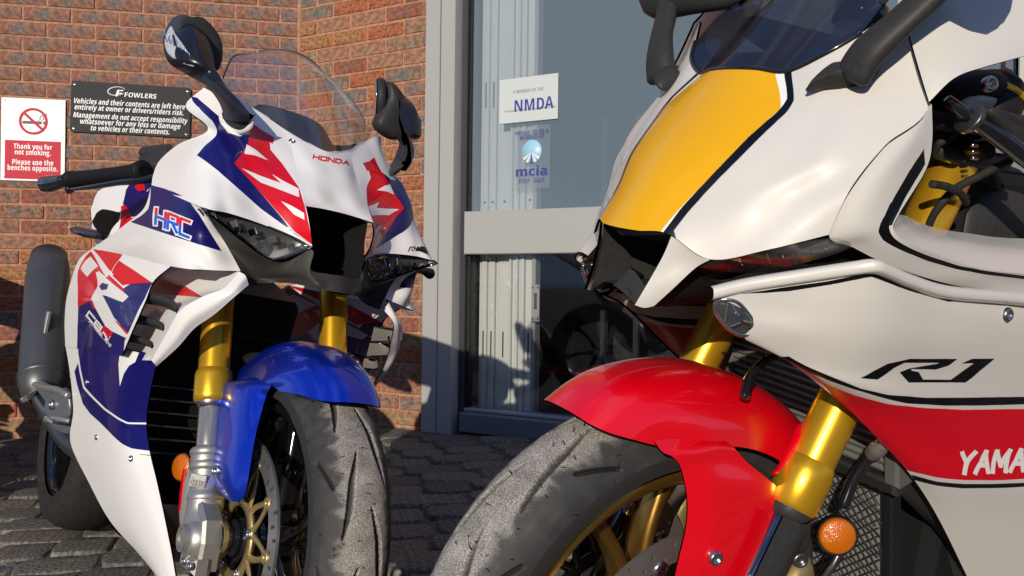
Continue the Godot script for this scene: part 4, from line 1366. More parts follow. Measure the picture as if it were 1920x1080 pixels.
	both("side_panel", [-.1141,.7253,.226,-.2533,.737,.236,-.4483,.7528,.24,-.7218,.7714,.235,-.1829,.6986,.231,-.3272,.7088,.241,-.5137,.7191,.25,-.82,.7429,.24,-.1861,.6614,.238,-.3178,.6668,.25,-.5592,.6748,.248,-.8802,.6644,.238,-.2103,.6125,.243,-.3786,.6149,.246,-.6033,.6145,.244,-.8803,.6037,.233,-.2753,.5595,.238,-.4249,.5563,.24,-.6026,.5505,.238,-.8415,.543,.228], 4, side_print, b, 8)
	var lower_print := livery(INK.w, [
		["b", [-0.094,-0.038,0.06,-0.023,0.223,-0.009,0.38,0.001,0.538,0.005,0.695,0.01,0.855,0.017,0.864,0.075,0.931,0.125,0.915,0.177,0.863,0.247,0.776,0.284,0.586,0.33,0.356,0.387,0.238,0.408,-0.01,0.43,-0.12,0.456,-0.12,0.381,-0.12,0.3,-0.12,0.219,-0.12,0.143,-0.12,0.079,-0.12,0.02]],
		["w", [0.415,0.06,0.329,0.064,0.237,0.039,0.214,0.004,0.415,0.002]],
		["w", [0.372,0.133,0.419,0.048,0.278,0.042,0.341,0.084]],
		["w", [0.856,0.041,0.844,0.104,0.814,0.17,0.728,0.195,0.565,0.241,0.374,0.271,0.251,0.288,-0.028,0.293,-0.028,0.302,0.257,0.296,0.385,0.28,0.581,0.251,0.745,0.206,0.837,0.181,0.865,0.115,0.873,0.043]],
		["k", [0.001,0.449,0.151,0.437,0.152,0.438,0.002,0.452]],
	], 0.3)
	both("lower_panel", [-.2142,.5687,.192,-.2882,.572,.226,-.5057,.5626,.234,-.8582,.5486,.226,-.2446,.502,.186,-.3054,.4974,.218,-.4712,.4884,.228,-.7644,.4878,.222,-.2558,.4479,.18,-.3111,.4384,.208,-.4507,.4303,.217,-.704,.4113,.213,-.2244,.3997,.174,-.2846,.384,.198,-.4343,.3655,.204,-.7424,.3363,.198,-.1743,.3522,.166,-.2318,.3315,.183,-.3513,.309,.188,-.5874,.2731,.178,-.1286,.3021,.157,-.1687,.2842,.168,-.2651,.2584,.171,-.4496,.2265,.16,-.0868,.2494,.147,-.1143,.2383,.154,-.1684,.2204,.154,-.2826,.2054,.145,-.0598,.2041,.138,-.0714,.1967,.142,-.0952,.1857,.142,-.18,.1859,.132], 4, lower_print, b, 7)
	both("wing_plate", [-.0196,.7312,.142,-.003,.725,.136,-.0031,.7112,.128,-.01,.6992,.165,.0036,.6935,.158,.004,.6878,.15,-.0312,.6804,.19,-.0212,.6654,.18,-.0272,.6539,.168,-.0701,.6531,.21,-.0542,.6391,.2,-.0614,.6268,.185,-.1066,.6121,.215,-.089,.6034,.207,-.0964,.5928,.195,-.1538,.5622,.218,-.1526,.5574,.213,-.1587,.553,.207], 3, WB, b, 6)
	var shelf_print := livery(INK.w, [
		["r", [1.008,0.123,0.694,0.202,0.473,0.28,0.067,0.385,-0.034,0.416,0.36,0.376,0.616,0.354,0.817,0.338,0.96,0.311]],
	])
	put("duct_wall", surf(v3s([-.0196,.7312,.142,-.1488,.7322,.152,-.3506,.7399,.16,-.0159,.6995,.163,-.1683,.7071,.168,-.4342,.7116,.164,-.0439,.6809,.186,-.2016,.676,.178,-.4606,.6662,.17,-.0872,.6534,.205,-.2453,.643,.193,-.4639,.6096,.18,-.1243,.612,.21,-.2737,.5913,.2,-.4501,.5774,.19,-.1685,.5616,.214,-.2995,.555,.206,-.437,.5535,.198]), 3, 6), shelf_print, b)
	put("chin_panel", surf(v3s([-.0043,.8142,.22,.0089,.7565,.098,.05,.7847,.052,.0497,.7521,.047,.0624,.7487,.026,.0694,.7499,0,.0624,.7487,-.026,.0497,.7521,-.047,.05,.7847,-.052,.0089,.7565,-.098,-.0043,.8142,-.22,-.0423,.7782,.168,-.0082,.7426,.1,.0363,.7458,.062,.0564,.7405,.046,.0663,.7382,.024,.0734,.7389,0,.0663,.7382,-.024,.0564,.7405,-.046,.0363,.7458,-.062,-.0082,.7426,-.1,-.0423,.7782,-.168,-.0239,.7328,.138,-.0257,.728,.1,.017,.7342,.066,.0625,.7295,.042,.0704,.727,.021,.082,.7263,0,.0704,.727,-.021,.0625,.7295,-.042,.017,.7342,-.066,-.0257,.728,-.1,-.0239,.7328,-.138,-.0135,.7115,.126,-.0214,.7188,.1,.0049,.7256,.068,.0571,.7221,.043,.0728,.7207,.021,.0903,.7201,0,.0728,.7207,-.021,.0571,.7221,-.043,.0049,.7256,-.068,-.0214,.7188,-.1,-.0135,.7115,-.126]), 11, 6), M.chin, b)
	var tank_print := livery(INK.w, [
		["g", [-0.12,0.802,-0.005,0.404,0.152,0.367,0.317,0.42,0.585,0.618,0.573,0.782,0.342,0.981,-0.069,1.037]],
		["b", [0.678,0.163,0.747,0.023,1,0.017,1.008,0.505,1.12,1.1,0.973,1.02,0.808,0.826,0.609,0.444]],
		["r", [0.58,0.498,0.623,0.46,0.822,0.864,1.059,1.12,1.08,1.12,0.852,1.06,0.636,1.023]],
		["r", [0.794,0.117,0.826,0.052,0.916,0.065,0.922,0.23,0.826,0.233]],
	], 0.0)
	both("tank_side", [-1.549,.9477,.1,-1.4766,1.0011,.1,-1.1239,.9887,.11,-.7922,.9618,.12,-1.2633,.8767,.14,-1.0978,.8978,.15,-.8337,.8973,.155,-.6057,.896,.16,-.939,.8167,.17,-.8475,.818,.178,-.7308,.8249,.182,-.5671,.8542,.185], 4, tank_print, b, 8)
	# inlet duct between the lamps
	var loop := v3s([.0206, .8604, 0, .0195, .8607, .032, .0167, .8581, .06, .0296, .8198, .054, .0461, .7834, .05, .0474, .7523, .046, .0626, .748, .025, .0697, .749, 0])
	var lp := loop.duplicate()
	for i in range(6, 0, -1): lp.append(Vector3(loop[i].x, loop[i].y, -loop[i].z))
	var duct := []
	for k in [[0.0, 1.0], [0.03, 0.97], [0.1, 0.86], [0.2, 0.74]]:
		var ring := PackedVector3Array()
		for q in lp: ring.append(Vector3(q.x - 0.003 - k[0], 0.81 + (q.y - 0.81) * k[1], q.z * k[1]))
		duct.append(ring)
	put("air_inlet", rings(duct, true, false, true), M.black_plastic, b)
	# lamps
	for s in [1.0, -1.0]:
		var mir := Vector3(1, 1, s)
		var lens: MeshInstance3D = put("headlight_lens", surf(v3s([-.0067,.8188,.2235,-.0193,.8217,.172,-.0037,.8148,.126,.021,.8026,.08,.0415,.7897,.051,-.0024,.8165,.221,-.0163,.8039,.178,-.0155,.7951,.131,.0106,.7812,.088,.0414,.7876,.0525,.0011,.8126,.218,-.0379,.7891,.176,-.0245,.775,.137,.0025,.7597,.096,.0391,.7855,.054], s < 0), 5, 6, 0.002), M.lens_clear, b)
		var back := v3s([-.0067,.8188,.2235,-.0193,.8217,.172,-.0037,.8148,.126,.021,.8026,.08,.0415,.7897,.051,-.0024,.8165,.221,-.0163,.8039,.178,-.0155,.7951,.131,.0106,.7812,.088,.0414,.7876,.0525,.0011,.8126,.218,-.0379,.7891,.176,-.0245,.775,.137,.0025,.7597,.096,.0391,.7855,.054], s < 0)
		for i in back.size(): back[i] += Vector3(-0.024, 0.002, 0.0)
		put("headlight_bowl", surf(back, 5, 4, 0.002), M.lamp_black, lens)
		var edge := PackedVector3Array()
		var g := v3s([-.0067,.8188,.2235,-.0193,.8217,.172,-.0037,.8148,.126,.021,.8026,.08,.0415,.7897,.051,-.0024,.8165,.221,-.0163,.8039,.178,-.0155,.7951,.131,.0106,.7812,.088,.0414,.7876,.0525,.0011,.8126,.218,-.0379,.7891,.176,-.0245,.775,.137,.0025,.7597,.096,.0391,.7855,.054], s < 0)
		for i in [0, 1, 2, 3, 4, 9, 14, 13, 12, 11, 10, 5, 0]: edge.append(g[i] + Vector3(0.0008, 0, 0))
		put("headlight_rim", tube(edge, [0.0022, 0.0022], 6, 3), M.black_gloss, lens)
		for d in [Vector3(-.0317, .7996, .16), Vector3(-.0323, .7903, .135), Vector3(-.0211, .7815, .118), Vector3(-.0125, .7785, .1)]:
			var c: Vector3 = d * mir + Vector3(-0.012, 0.0, 0)
			put("projector", lathe([Vector2(0.0135, -0.008), Vector2(0.0135, 0.002), Vector2(0.011, 0.003), Vector2(0.009, 0.007), Vector2(0.005, 0.010), Vector2(0.0003, 0.011)], c, Vector3(1, 0.05, s * 0.35), 20), M.lens_glass, lens)
			put("projector_ring", lathe([Vector2(0.0138, 0.0), Vector2(0.0158, 0.003), Vector2(0.0168, 0.0), Vector2(0.0158, -0.004)], c, Vector3(1, 0.05, s * 0.35), 20), M.chrome, lens)
		for k in 5:
			var c: Vector3 = g[0].lerp(g[14], 0.12 + 0.19 * k) + Vector3(-0.014, -0.004, 0)
			put("reflector_fin", slab(0.016, 0.012, 0.002, Transform3D(Basis.from_euler(Vector3(0.3, 0.5 * s + 0.4 * (k % 2), 0.4)), c), 0.0005), M.chrome, lens)
	# windscreen
	var sc := v3s([-.2469,1.0982,.165,-.1801,1.0522,.125,-.1453,1.0296,.09,-.1119,1.0067,.058,-.083,.9848,0,-.1119,1.0067,-.058,-.1453,1.0296,-.09,-.1801,1.0522,-.125,-.2469,1.0982,-.165,-.257,1.108,.155,-.2156,1.09,.124,-.1768,1.0731,.0853,-.151,1.0619,.0434,-.142,1.058,0,-.151,1.0619,-.0434,-.1768,1.0731,-.0853,-.2156,1.09,-.124,-.257,1.108,-.155,-.285,1.142,.142,-.2544,1.1348,.1136,-.2257,1.1281,.0781,-.2067,1.1236,.0398,-.2,1.122,0,-.2067,1.1236,-.0398,-.2257,1.1281,-.0781,-.2544,1.1348,-.1136,-.285,1.142,-.142,-.315,1.174,.124,-.2934,1.1769,.0992,-.2732,1.1796,.0682,-.2597,1.1814,.0347,-.255,1.182,0,-.2597,1.1814,-.0347,-.2732,1.1796,-.0682,-.2934,1.1769,-.0992,-.315,1.174,-.124,-.34,1.196,.09,-.3292,1.2054,.072,-.3191,1.2141,.0495,-.3124,1.22,.0252,-.31,1.222,0,-.3124,1.22,-.0252,-.3191,1.2141,-.0495,-.3292,1.2054,-.072,-.34,1.196,-.09])
	var screen := put("windscreen", surf(sc, 9, 7, 0.003), M.screen_clear, b)
	var rim := PackedVector3Array()
	for r in [1, 2, 3]: rim.append(sc[r * 9])
	for c in 9: rim.append(sc[36 + c])
	for r in [3, 2, 1]: rim.append(sc[r * 9 + 8])
	put("screen_edge", tube(rim, [0.0018, 0.0022, 0.0018], 6, 5), M.screen_edge, screen)
	var band := PackedVector3Array()
	for r in 2:
		for c in range(2, 7): band.append(sc[c].lerp(sc[9 + c], 0.22 * r * (1.0 - absf(c - 4.0) / 3.0) + 0.02) + Vector3(-0.004, 0.0, 0))
	put("screen_print", surf(band, 5, 5, 0.0005), M.black_plastic, screen)
	put("dashboard", pillow(PackedVector3Array([Vector3(-0.26, 1.04, -0.09), Vector3(-0.3, 1.085, -0.07), Vector3(-0.31, 1.095, 0.0), Vector3(-0.3, 1.085, 0.07), Vector3(-0.26, 1.04, 0.09), Vector3(-0.2, 0.995, 0.1), Vector3(-0.19, 0.985, -0.1)]), Vector3(0.6, 0.8, 0), 0.012, 0.05, 4, 3.0), M.black_matte, b)
	put("cockpit_tray", slab(0.3, 0.24, 0.02, Transform3D(Basis(Vector3(1, 0, 0), PI / 2) * Basis(Vector3(0, 1, 0), 0.12), Vector3(-0.33, 0.96, 0)), 0.004), M.black_matte, b)
	# mirrors, one each side
	for s in [1.0, -1.0]:
		var mir: bool = s < 0
		var nrm := Vector3(0.95, 0.15, 0.25 * s)
		var m := put("mirror", surf(v3s([-.3194, 1.2047, .252, -.3144, 1.2139, .244, -.302, 1.2166, .234, -.2931, 1.2139, .224, -.2832, 1.1648, .268, -.245, 1.1673, .256, -.2232, 1.1718, .238, -.2303, 1.1715, .212, -.2533, 1.1297, .272, -.2042, 1.1268, .255, -.1848, 1.131, .231, -.1999, 1.1322, .199, -.2344, 1.0976, .262, -.1821, 1.093, .247, -.1623, 1.0947, .224, -.1685, 1.0957, .198, -.2305, 1.0844, .226, -.1907, 1.0797, .22, -.1609, 1.0783, .21, -.1456, 1.0793, .195, -.1752, 1.0604, .206, -.1409, 1.0564, .205, -.1189, 1.0563, .199, -.1131, 1.0529, .188, -.1446, 1.0333, .19, -.1088, 1.0292, .19, -.0843, 1.0276, .185, -.0776, 1.027, .174, -.134, 1.011, .18, -.0986, 1.0061, .178, -.0683, 1.0022, .172, -.0493, 1.0023, .162, -.1412, 1.0029, .178, -.1041, .9946, .174, -.073, .9892, .167, -.055, .992, .158], mir), 4, 6, 0.014, Vector3(-0.8, 1.05, 0.1 * s)), M.black_shell, b)
		var rimp := v3s([-.25, 1.1875, .2523, -.25, 1.1979, .2324, -.25, 1.2036, .2114, -.25, 1.182, .178, -.25, 1.1535, .1656, -.25, 1.1239, .1655, -.25, 1.1127, .1768, -.25, 1.1107, .2049, -.25, 1.1104, .2365, -.25, 1.1254, .2529, -.25, 1.1589, .2569], mir)
		var back := nrm
		if mir:
			var c0 := Vector3(-.3024, 1.1759, -.2)
			back = Vector3(0.42, 0.04, -0.91)
			var ta := Vector3(0.91, 0.0, 0.42)
			for i in rimp.size():
				var an := TAU * i / rimp.size() + 0.3
				rimp[i] = c0 + ta * cos(an) * 0.06 + (Vector3.UP + Vector3(0, 0, 0.16)) * sin(an) * 0.052
		if mir: put("mirror_housing", pillow(v3s([-.262, 1.2125, -.1858, -.262, 1.2095, -.2062, -.262, 1.1908, -.2311, -.262, 1.1658, -.2601, -.262, 1.1439, -.2765, -.262, 1.125, -.2827, -.262, 1.1123, -.2767, -.262, 1.1015, -.2472, -.262, 1.0935, -.2272, -.262, 1.1003, -.1968, -.262, 1.1156, -.1758, -.262, 1.1503, -.1852, -.262, 1.1824, -.1925]), Vector3(0.93, 0.05, -0.1), 0.022, 0.03, 2, 3.0), M.black_satin, m)
		put("mirror_rim", pillow(rimp, back, 0.012, 0.01, 2, 5.0), M.black_satin, m)
		var gl := PackedVector3Array()
		var mid := Vector3.ZERO
		for q in rimp: mid += q / rimp.size()
		for q in rimp: gl.append(mid + (q - mid) * 0.92 - back.normalized() * 0.0105)
		put("mirror_glass", pillow(gl, back, 0.001, 0.002, 4, 4.0), M.chrome, m)
		var ind := v3s([-.2735, 1.1761, .262, -.23, 1.1491, .26, -.1921, 1.1216, .251, -.1729, 1.0885, .231, -.1899, 1.0899, .246, -.2174, 1.1018, .26, -.23, 1.1142, .27, -.2574, 1.1412, .271], mir)
		for i in ind.size(): ind[i] += nrm * 0.002
		put("indicator_lens", pillow(ind, nrm, 0.007, 0.004, 3, 2.6), M.lens_frost, m)
		for k in 7:
			var c := ind[1].lerp(ind[5], 0.5).lerp(ind[3], -0.45 + k * 0.2) + nrm * 0.0075
			put("lens_rib", tube(PackedVector3Array([c + Vector3(0, 0.012, 0.004 * s), c, c + Vector3(0, -0.010, -0.006 * s)]), [0.0008, 0.0012, 0.0008], 5, 3), M.chrome, m)
		var foot := v3s([-.1457, 1.0115, .178, -.1183, 1.0209, .165, -.0663, .9987, .154, -.0733, .9856, .15, -.1012, .9798, .157, -.1382, .9904, .169], mir)
		put("mirror_foot", pillow(foot, Vector3(0.6, 0.45, 0.62 * s), 0.014, 0.012, 4), M.black_satin, m)
		var coll := v3s([-.1533, 1.0101, .18, -.1241, 1.0271, .164, -.0614, .9986, .152, -.0676, .9838, .147, -.1048, .976, .155, -.1447, .9867, .171], mir)
		if not mir: put("mirror_seat", pillow(coll, Vector3(0.6, 0.45, 0.62 * s), 0.006, 0.004, 4, 5.0), WB, m)
	# bars and controls
	for s in [1.0, -1.0]:
		var mir: bool = s < 0
		var q := v3s([-.3956, .9276, .215, -.4099, .9171, .236, -.6494, .9024, .318, -.6676, .9016, .323, -.7361, .8969, .338, -.7654, .8964, .346], mir)
		var gp := put("handlebar_grip", tube(PackedVector3Array([q[1], q[1].lerp(q[2], 0.3), q[1].lerp(q[2], 0.7), q[2]]), [0.0165, 0.0155, 0.0158, 0.0175], 18, 5), M.grip, b)
		put("grip_flange", tube(PackedVector3Array([q[1].lerp(q[2], -0.04), q[1].lerp(q[2], 0.03)]), [0.023, 0.02], 18), M.grip, gp)
		put("grip_ring", tube(PackedVector3Array([q[1].lerp(q[2], 0.94), q[1].lerp(q[2], 1.0)]), [0.0185, 0.0185], 18), M.grip, gp)
		for k in 4:
			var c := q[1].lerp(q[2], 0.36 + 0.16 * k)
			var ax := (q[2] - q[1]).normalized()
			put("grip_groove", tube(PackedVector3Array([c + Vector3(0.0152, 0.006, 0) - ax * 0.01, c + Vector3(0.0168, 0.0, 0), c + Vector3(0.0152, -0.006, 0) + ax * 0.01]), [0.0014, 0.0018, 0.0014], 6, 3), M.grip_pale, gp)
		put("bar_end_weight", tube(PackedVector3Array([q[3], q[4], q[5]]), [0.013, 0.0185, 0.018], 18), M.black_gloss, gp)
		put("bar_tube", bar(q[0].lerp(q[1], -3.0), q[3], 0.011), M.black_satin, gp)
		var lv := v3s([-.3775, .9132, .205, -.4128, .8989, .232, -.483, .8922, .262, -.5616, .8842, .29, -.6748, .8818, .315], mir)
		for i in lv.size(): lv[i].x += 0.03
		var lever := put("brake_lever" if s > 0 else "clutch_lever", tube(lv, [0.011, 0.01, 0.0085, 0.0075, 0.006], 12, 6, 0.7), M.black_gloss, b)
		put("lever_ball", lathe([Vector2(0.0005, -0.0105), Vector2(0.006, -0.0085), Vector2(0.0103, -0.002), Vector2(0.0103, 0.002), Vector2(0.006, 0.0085), Vector2(0.0005, 0.0105)], lv[4], Vector3(0, 1, 0), 18), M.black_gloss, lever)
	var res := [-.6056, .9929, .2, -.5342, 1.0023, .16, -.4906, .9703, .16, -.4792, .9294, .18, -.5422, .9397, .2]
	put("brake_reservoir", pillow(v3s(res), Vector3(0.7, 0.3, 0.6), 0.006, 0.05, 2, 6.0), M.black_satin, b)
	put("reservoir_cap", pillow(v3s([-.5987, .9936, .203, -.6182, 1.0056, .19, -.5384, 1.0105, .158, -.5131, 1.0015, .158, -.5224, .9962, .16, -.5778, .9828, .203]), Vector3(0.4, 0.9, 0.2), 0.003, 0.006, 2, 5.0), M.black_satin, b)
	bolt("cap_screw", Vector3(-.5365, 1.0024, .165), Vector3(0.8, 0.3, 0.5), 0.004, b, M.steel)
	# fork
	for s in [1.0, -1.0]:
		var mz := Vector3(1, 1, s)
		var ax := func(y: float) -> Vector3: return Vector3(-0.073 - (y - 0.377) * 0.335, y, 0.115) * mz
		var leg := put("fork_leg", tube(PackedVector3Array([ax.call(0.552), ax.call(0.56), ax.call(0.72), ax.call(0.95)]), [0.0272, 0.0272, 0.0272, 0.0272], 28, 1), M.gold_fork, b)
		put("fork_collar", tube(PackedVector3Array([ax.call(0.508), ax.call(0.515), ax.call(0.548), ax.call(0.556)]), [0.0315, 0.0322, 0.0322, 0.0305], 28, 1), M.gold_fork, leg)
		put("dust_seal", tube(PackedVector3Array([ax.call(0.498), ax.call(0.509)]), [0.026, 0.0285], 24, 1), M.steel, leg)
		put("fork_stanchion", tube(PackedVector3Array([ax.call(0.36), ax.call(0.505)]), [0.0215, 0.0215], 24, 1), M.chrome_warm, leg)
		var foot := put("axle_clamp", tube(PackedVector3Array([ax.call(0.425), ax.call(0.42), ax.call(0.40), ax.call(0.395), ax.call(0.36), ax.call(0.355), ax.call(0.335), Vector3(-0.05, 0.315, 0.122 * s), Vector3(-0.03, 0.29, 0.125 * s), Vector3(-0.03, 0.262, 0.125 * s)]), [0.027, 0.029, 0.029, 0.0275, 0.0275, 0.0305, 0.0305, 0.027, 0.031, 0.022], 22, 2, 0.95), M.cast_alu, b)
		put("axle_bore", lathe([Vector2(0.012, -0.02), Vector2(0.015, 0.0), Vector2(0.0175, 0.0225), Vector2(0.0215, 0.0225), Vector2(0.023, 0.012), Vector2(0.023, -0.03)], Vector3(-0.028, 0.29, 0.135 * s), Vector3(0, 0, s), 28, true), M.cast_alu, foot)
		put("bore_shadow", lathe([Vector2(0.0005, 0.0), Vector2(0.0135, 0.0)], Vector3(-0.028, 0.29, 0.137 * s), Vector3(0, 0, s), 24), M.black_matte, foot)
		put("clamp_body", lathe([Vector2(0.02, -0.05), Vector2(0.031, -0.048), Vector2(0.0325, -0.03), Vector2(0.031, -0.006), Vector2(0.027, 0.012), Vector2(0.02, 0.014)], Vector3(-0.026, 0.29, 0.135 * s), Vector3(0, 0, s), 26), M.cast_alu, foot)
		put("clamp_web", plate(PackedVector2Array([Vector2(-0.085, 0.335), Vector2(-0.04, 0.35), Vector2(0.0, 0.325), Vector2(0.012, 0.29), Vector2(0.008, 0.245), Vector2(-0.05, 0.238), Vector2(-0.068, 0.27)]), 0.036, Transform3D(Basis(), Vector3(0, 0, 0.117 * s)), 0.005), M.cast_alu, foot)
		for yy in [0.424, 0.402, 0.352]: put("clamp_ring", tube(PackedVector3Array([ax.call(yy), ax.call(yy - 0.006)]), [0.031, 0.031], 24, 1), M.cast_alu, foot)
		put("maker_plate", slab(0.03, 0.022, 0.006, Transform3D(Basis(Vector3(0, 1, 0), (0.7 if s > 0 else PI - 0.7)), ax.call(0.378) + Vector3(0.0165, 0, 0.0195 * s)), 0.001), M.cast_pale, foot)
		if s > 0: words("plate_lettering", "ÖHLINS", 0.011, M.cast_alu, foot, Transform3D(Basis(Vector3(0, 1, 0), 0.7), ax.call(0.374) + Vector3(0.0187, 0, 0.0221)), true, 0.026)
		put("clamp_boss", slab(0.07, 0.026, 0.03, Transform3D(Basis(), Vector3(-0.02, 0.253, 0.13 * s)), 0.006), M.cast_alu, foot)
		for k in 2: bolt("pinch_bolt", Vector3(-0.002 + k * 0.032 - 0.02, 0.255, 0.147 * s), Vector3(0, 0, s), 0.007, foot, M.steel)
		put("spacer", lathe([Vector2(0.02, 0.0), Vector2(0.02, 0.016), Vector2(0.03, 0.018), Vector2(0.03, 0.024), Vector2(0.034, 0.03), Vector2(0.02, 0.034)], Vector3(0, 0.298, 0.1 * s), Vector3(0, 0, -s), 24, true), M.black_gloss, foot)
		put("speed_ring", lathe([Vector2(0.023, -0.003), Vector2(0.0245, -0.003), Vector2(0.0245, 0.004), Vector2(0.023, 0.004)], Vector3(0, 0.298, 0.101 * s), Vector3(0, 0, 1), 24, true), M.gold_cast, foot)
		var cal := put("brake_caliper", pillow(PackedVector3Array([Vector3(-0.16, 0.40, 0.098 * s), Vector3(-0.125, 0.385, 0.1 * s), Vector3(-0.1, 0.33, 0.1 * s), Vector3(-0.1, 0.285, 0.1 * s), Vector3(-0.135, 0.262, 0.1 * s), Vector3(-0.175, 0.3, 0.098 * s), Vector3(-0.185, 0.36, 0.096 * s)]), Vector3(0, 0, s), 0.028, 0.02, 4, 3.0), M.cast_pale, b)
		put("caliper_badge", plate(PackedVector2Array([Vector2(-0.178, 0.375), Vector2(-0.166, 0.375), Vector2(-0.15, 0.31), Vector2(-0.158, 0.3), Vector2(-0.17, 0.33)]), 0.003, Transform3D(Basis(), Vector3(0.004, 0.005, 0.125 * s)), 0.0004), M.red_gloss, cal)
		put("caliper_arm", tube(PackedVector3Array([Vector3(-0.13, 0.375, 0.108 * s), Vector3(-0.1, 0.35, 0.115 * s), Vector3(-0.07, 0.33, 0.12 * s)]), [0.018, 0.014, 0.016], 12, 4), M.cast_alu, cal)
	var rf := Vector3(-.1826, .3799, .125)
	var refl := put("reflector", lathe([Vector2(0.0005, 0.006), Vector2(0.021, 0.005), Vector2(0.023, 0.003), Vector2(0.024, 0.0)], rf, Vector3(0.35, 0.03, 0.94), 28), M.amber, b)
	put("reflector_case", lathe([Vector2(0.026, 0.001), Vector2(0.026, -0.01), Vector2(0.0005, -0.012)], rf, Vector3(0.35, 0.03, 0.94), 28), M.black_satin, refl)
	put("reflector_stay", bar(rf + Vector3(-0.01, 0.0, -0.012), Vector3(-0.09, 0.42, 0.12), 0.006), M.black_satin, refl)
	# radiator deep in the nose
	put("radiator", slab(0.36, 0.26, 0.03, Transform3D(Basis(Vector3(0, 1, 0), PI / 2) * Basis(Vector3(1, 0, 0), 0.25), Vector3(-0.33, 0.5, 0)), 0.003), M.black_matte, b)
	for k in 10: put("radiator_fin", slab(0.34, 0.003, 0.004, Transform3D(Basis(Vector3(0, 1, 0), PI / 2), Vector3(-0.305 - (k - 5) * 0.006, 0.39 + k * 0.024, 0)), 0.0), M.steel_dark, b)
	put("engine_block", slab(0.34, 0.3, 0.3, Transform3D(Basis(), Vector3(-0.58, 0.42, 0)), 0.02), M.black_matte, b)
	put("frame_spar", slab(0.5, 0.14, 0.26, Transform3D(Basis(Vector3(0, 0, 1), -0.3), Vector3(-0.62, 0.72, 0)), 0.02), M.black_satin, b)
	put("belly_pan", surf(v3s([-0.2, 0.24, 0.12, -0.2, 0.19, 0.0, -0.2, 0.24, -0.12, -0.45, 0.2, 0.14, -0.45, 0.15, 0.0, -0.45, 0.2, -0.14, -0.75, 0.24, 0.13, -0.75, 0.18, 0.0, -0.75, 0.24, -0.13]), 3, 4, 0.004), M.black_plastic, b)
	# mudguard
	var fm := put("mudguard", fender(deg_to_rad(51.2), deg_to_rad(124), 0.335, 0.083, 0.40), M.blue_metal, b)
	for s in [1.0, -1.0]:
		var mir: bool = s < 0
		var lg := v3s([-.2277,.4891,.0556,-.1677,.5434,.0556,-.0822,.5837,.0556,-.0013,.5953,.0556] + [-.2027,.4736,.0755,-.1306,.5322,.0755,-.0415,.563,.0755,.0436,.5626,.0755] + [-.1559, .5317, .108, -.0797, .5451, .103, -.0128, .5523, .094, .0419, .5466, .081, -.1426, .4968, .109, -.0575, .5138, .108, .0025, .5229, .1, .0308, .5298, .08, -.1117, .4351, .11, -.0304, .4539, .114, .0255, .4657, .109, .0547, .476, .095, -.1077, .4024, .112, -.0176, .4116, .118, .0345, .4205, .113, .0664, .4199, .1, -.0364, .3735, .112, .0137, .38, .116, .0454, .3836, .112, .0658, .3821, .1, .018, .3615, .108, .0375, .3636, .11, .0484, .365, .108, .0529, .3661, .102], mir)
		put("mudguard_leg", surf(lg, 4, 6, 0.003, Vector3(-0.05, 0.45, 0)), M.blue_metal, fm)
		bolt("mudguard_bolt", Vector3(-.0272, .4003, .119) * Vector3(1, 1, s), Vector3(0.35, 0, 0.94 * s), 0.009, fm, M.steel)
		put("mudguard_slot", pillow(v3s([-.1492, .5862, .062, -.1192, .5963, .06, -.0698, .6003, .055, -.032, .5921, .052, -.0617, .5833, .06, -.1129, .5779, .064], mir), Vector3(0.1, 0.8, 0.6 * s), 0.004, 0.002, 4, 5.0), M.black_matte, fm)
	front_wheel(b, Vector3(0, 0.298, 0), M.rim_black, M.tread, 0.17, 0.35, deg_to_rad(-45), deg_to_rad(80), 1.0, false, 0.0032, 2.4, 48, true)
	# silencer and rear end, on the right side
	var mu0 := Vector3(-1.175, .4018, .2)
	var mu1 := Vector3(-1.4761, .7811, .2)
	var st := SurfaceTool.new()
	var md := (mu1 - mu0).normalized()
	var ml := mu0.distance_to(mu1)
	var sil := put("silencer", lathe([Vector2(0.028, -0.02), Vector2(0.05, 0.0), Vector2(0.0575, 0.03), Vector2(0.059, 0.045), Vector2(0.059, ml * 0.8), Vector2(0.0575, ml * 0.81), Vector2(0.0575, ml * 0.83), Vector2(0.056, ml * 0.9), Vector2(0.048, ml), Vector2(0.044, ml - 0.004), Vector2(0.04, ml * 0.92)], mu0, md, 40), M.silencer, b)
	put("silencer_band", lathe([Vector2(0.0595, 0.045), Vector2(0.0612, 0.047), Vector2(0.0612, 0.056), Vector2(0.0595, 0.058)], mu0, md, 40), M.silencer, sil)
	put("silencer_end", lathe([Vector2(0.044, ml - 0.03), Vector2(0.0005, ml - 0.03)], mu0, md, 30), M.black_matte, sil)
	put("silencer_bracket", slab(0.03, 0.09, 0.01, Transform3D(Basis(), mu0.lerp(mu1, 0.45) + Vector3(0.07, 0.0, 0.01)), 0.002), M.cast_alu, sil)
	put("link_pipe", tube(PackedVector3Array([mu0 + md * 0.0, mu0 + Vector3(0.05, -0.05, -0.03), mu0 + Vector3(0.16, -0.1, -0.06), mu0 + Vector3(0.34, -0.11, -0.09)]), [0.03, 0.03, 0.028, 0.028], 16, 5), M.steel_dark, sil)
	var rw := put("rear_wheel", rim_mesh(0.226, 0.08), M.rim_black, b)
	rw.position = Vector3(-1.43, 0.318, 0)
	put("tyre", lathe([Vector2(0.225, -0.085), Vector2(0.26, -0.097), Vector2(0.29, -0.088), Vector2(0.31, -0.06), Vector2(0.319, -0.03), Vector2(0.321, 0.0), Vector2(0.319, 0.03), Vector2(0.31, 0.06), Vector2(0.29, 0.088), Vector2(0.26, 0.097), Vector2(0.225, 0.085)], Vector3.ZERO, Vector3(0, 0, 1), 80), M.rubber, rw)
	for k in 6: put("spoke", spoke_mesh(0.03, 0.206, TAU * k / 6.0, 0.2, 0.032, 0.05), M.rim_black, rw)
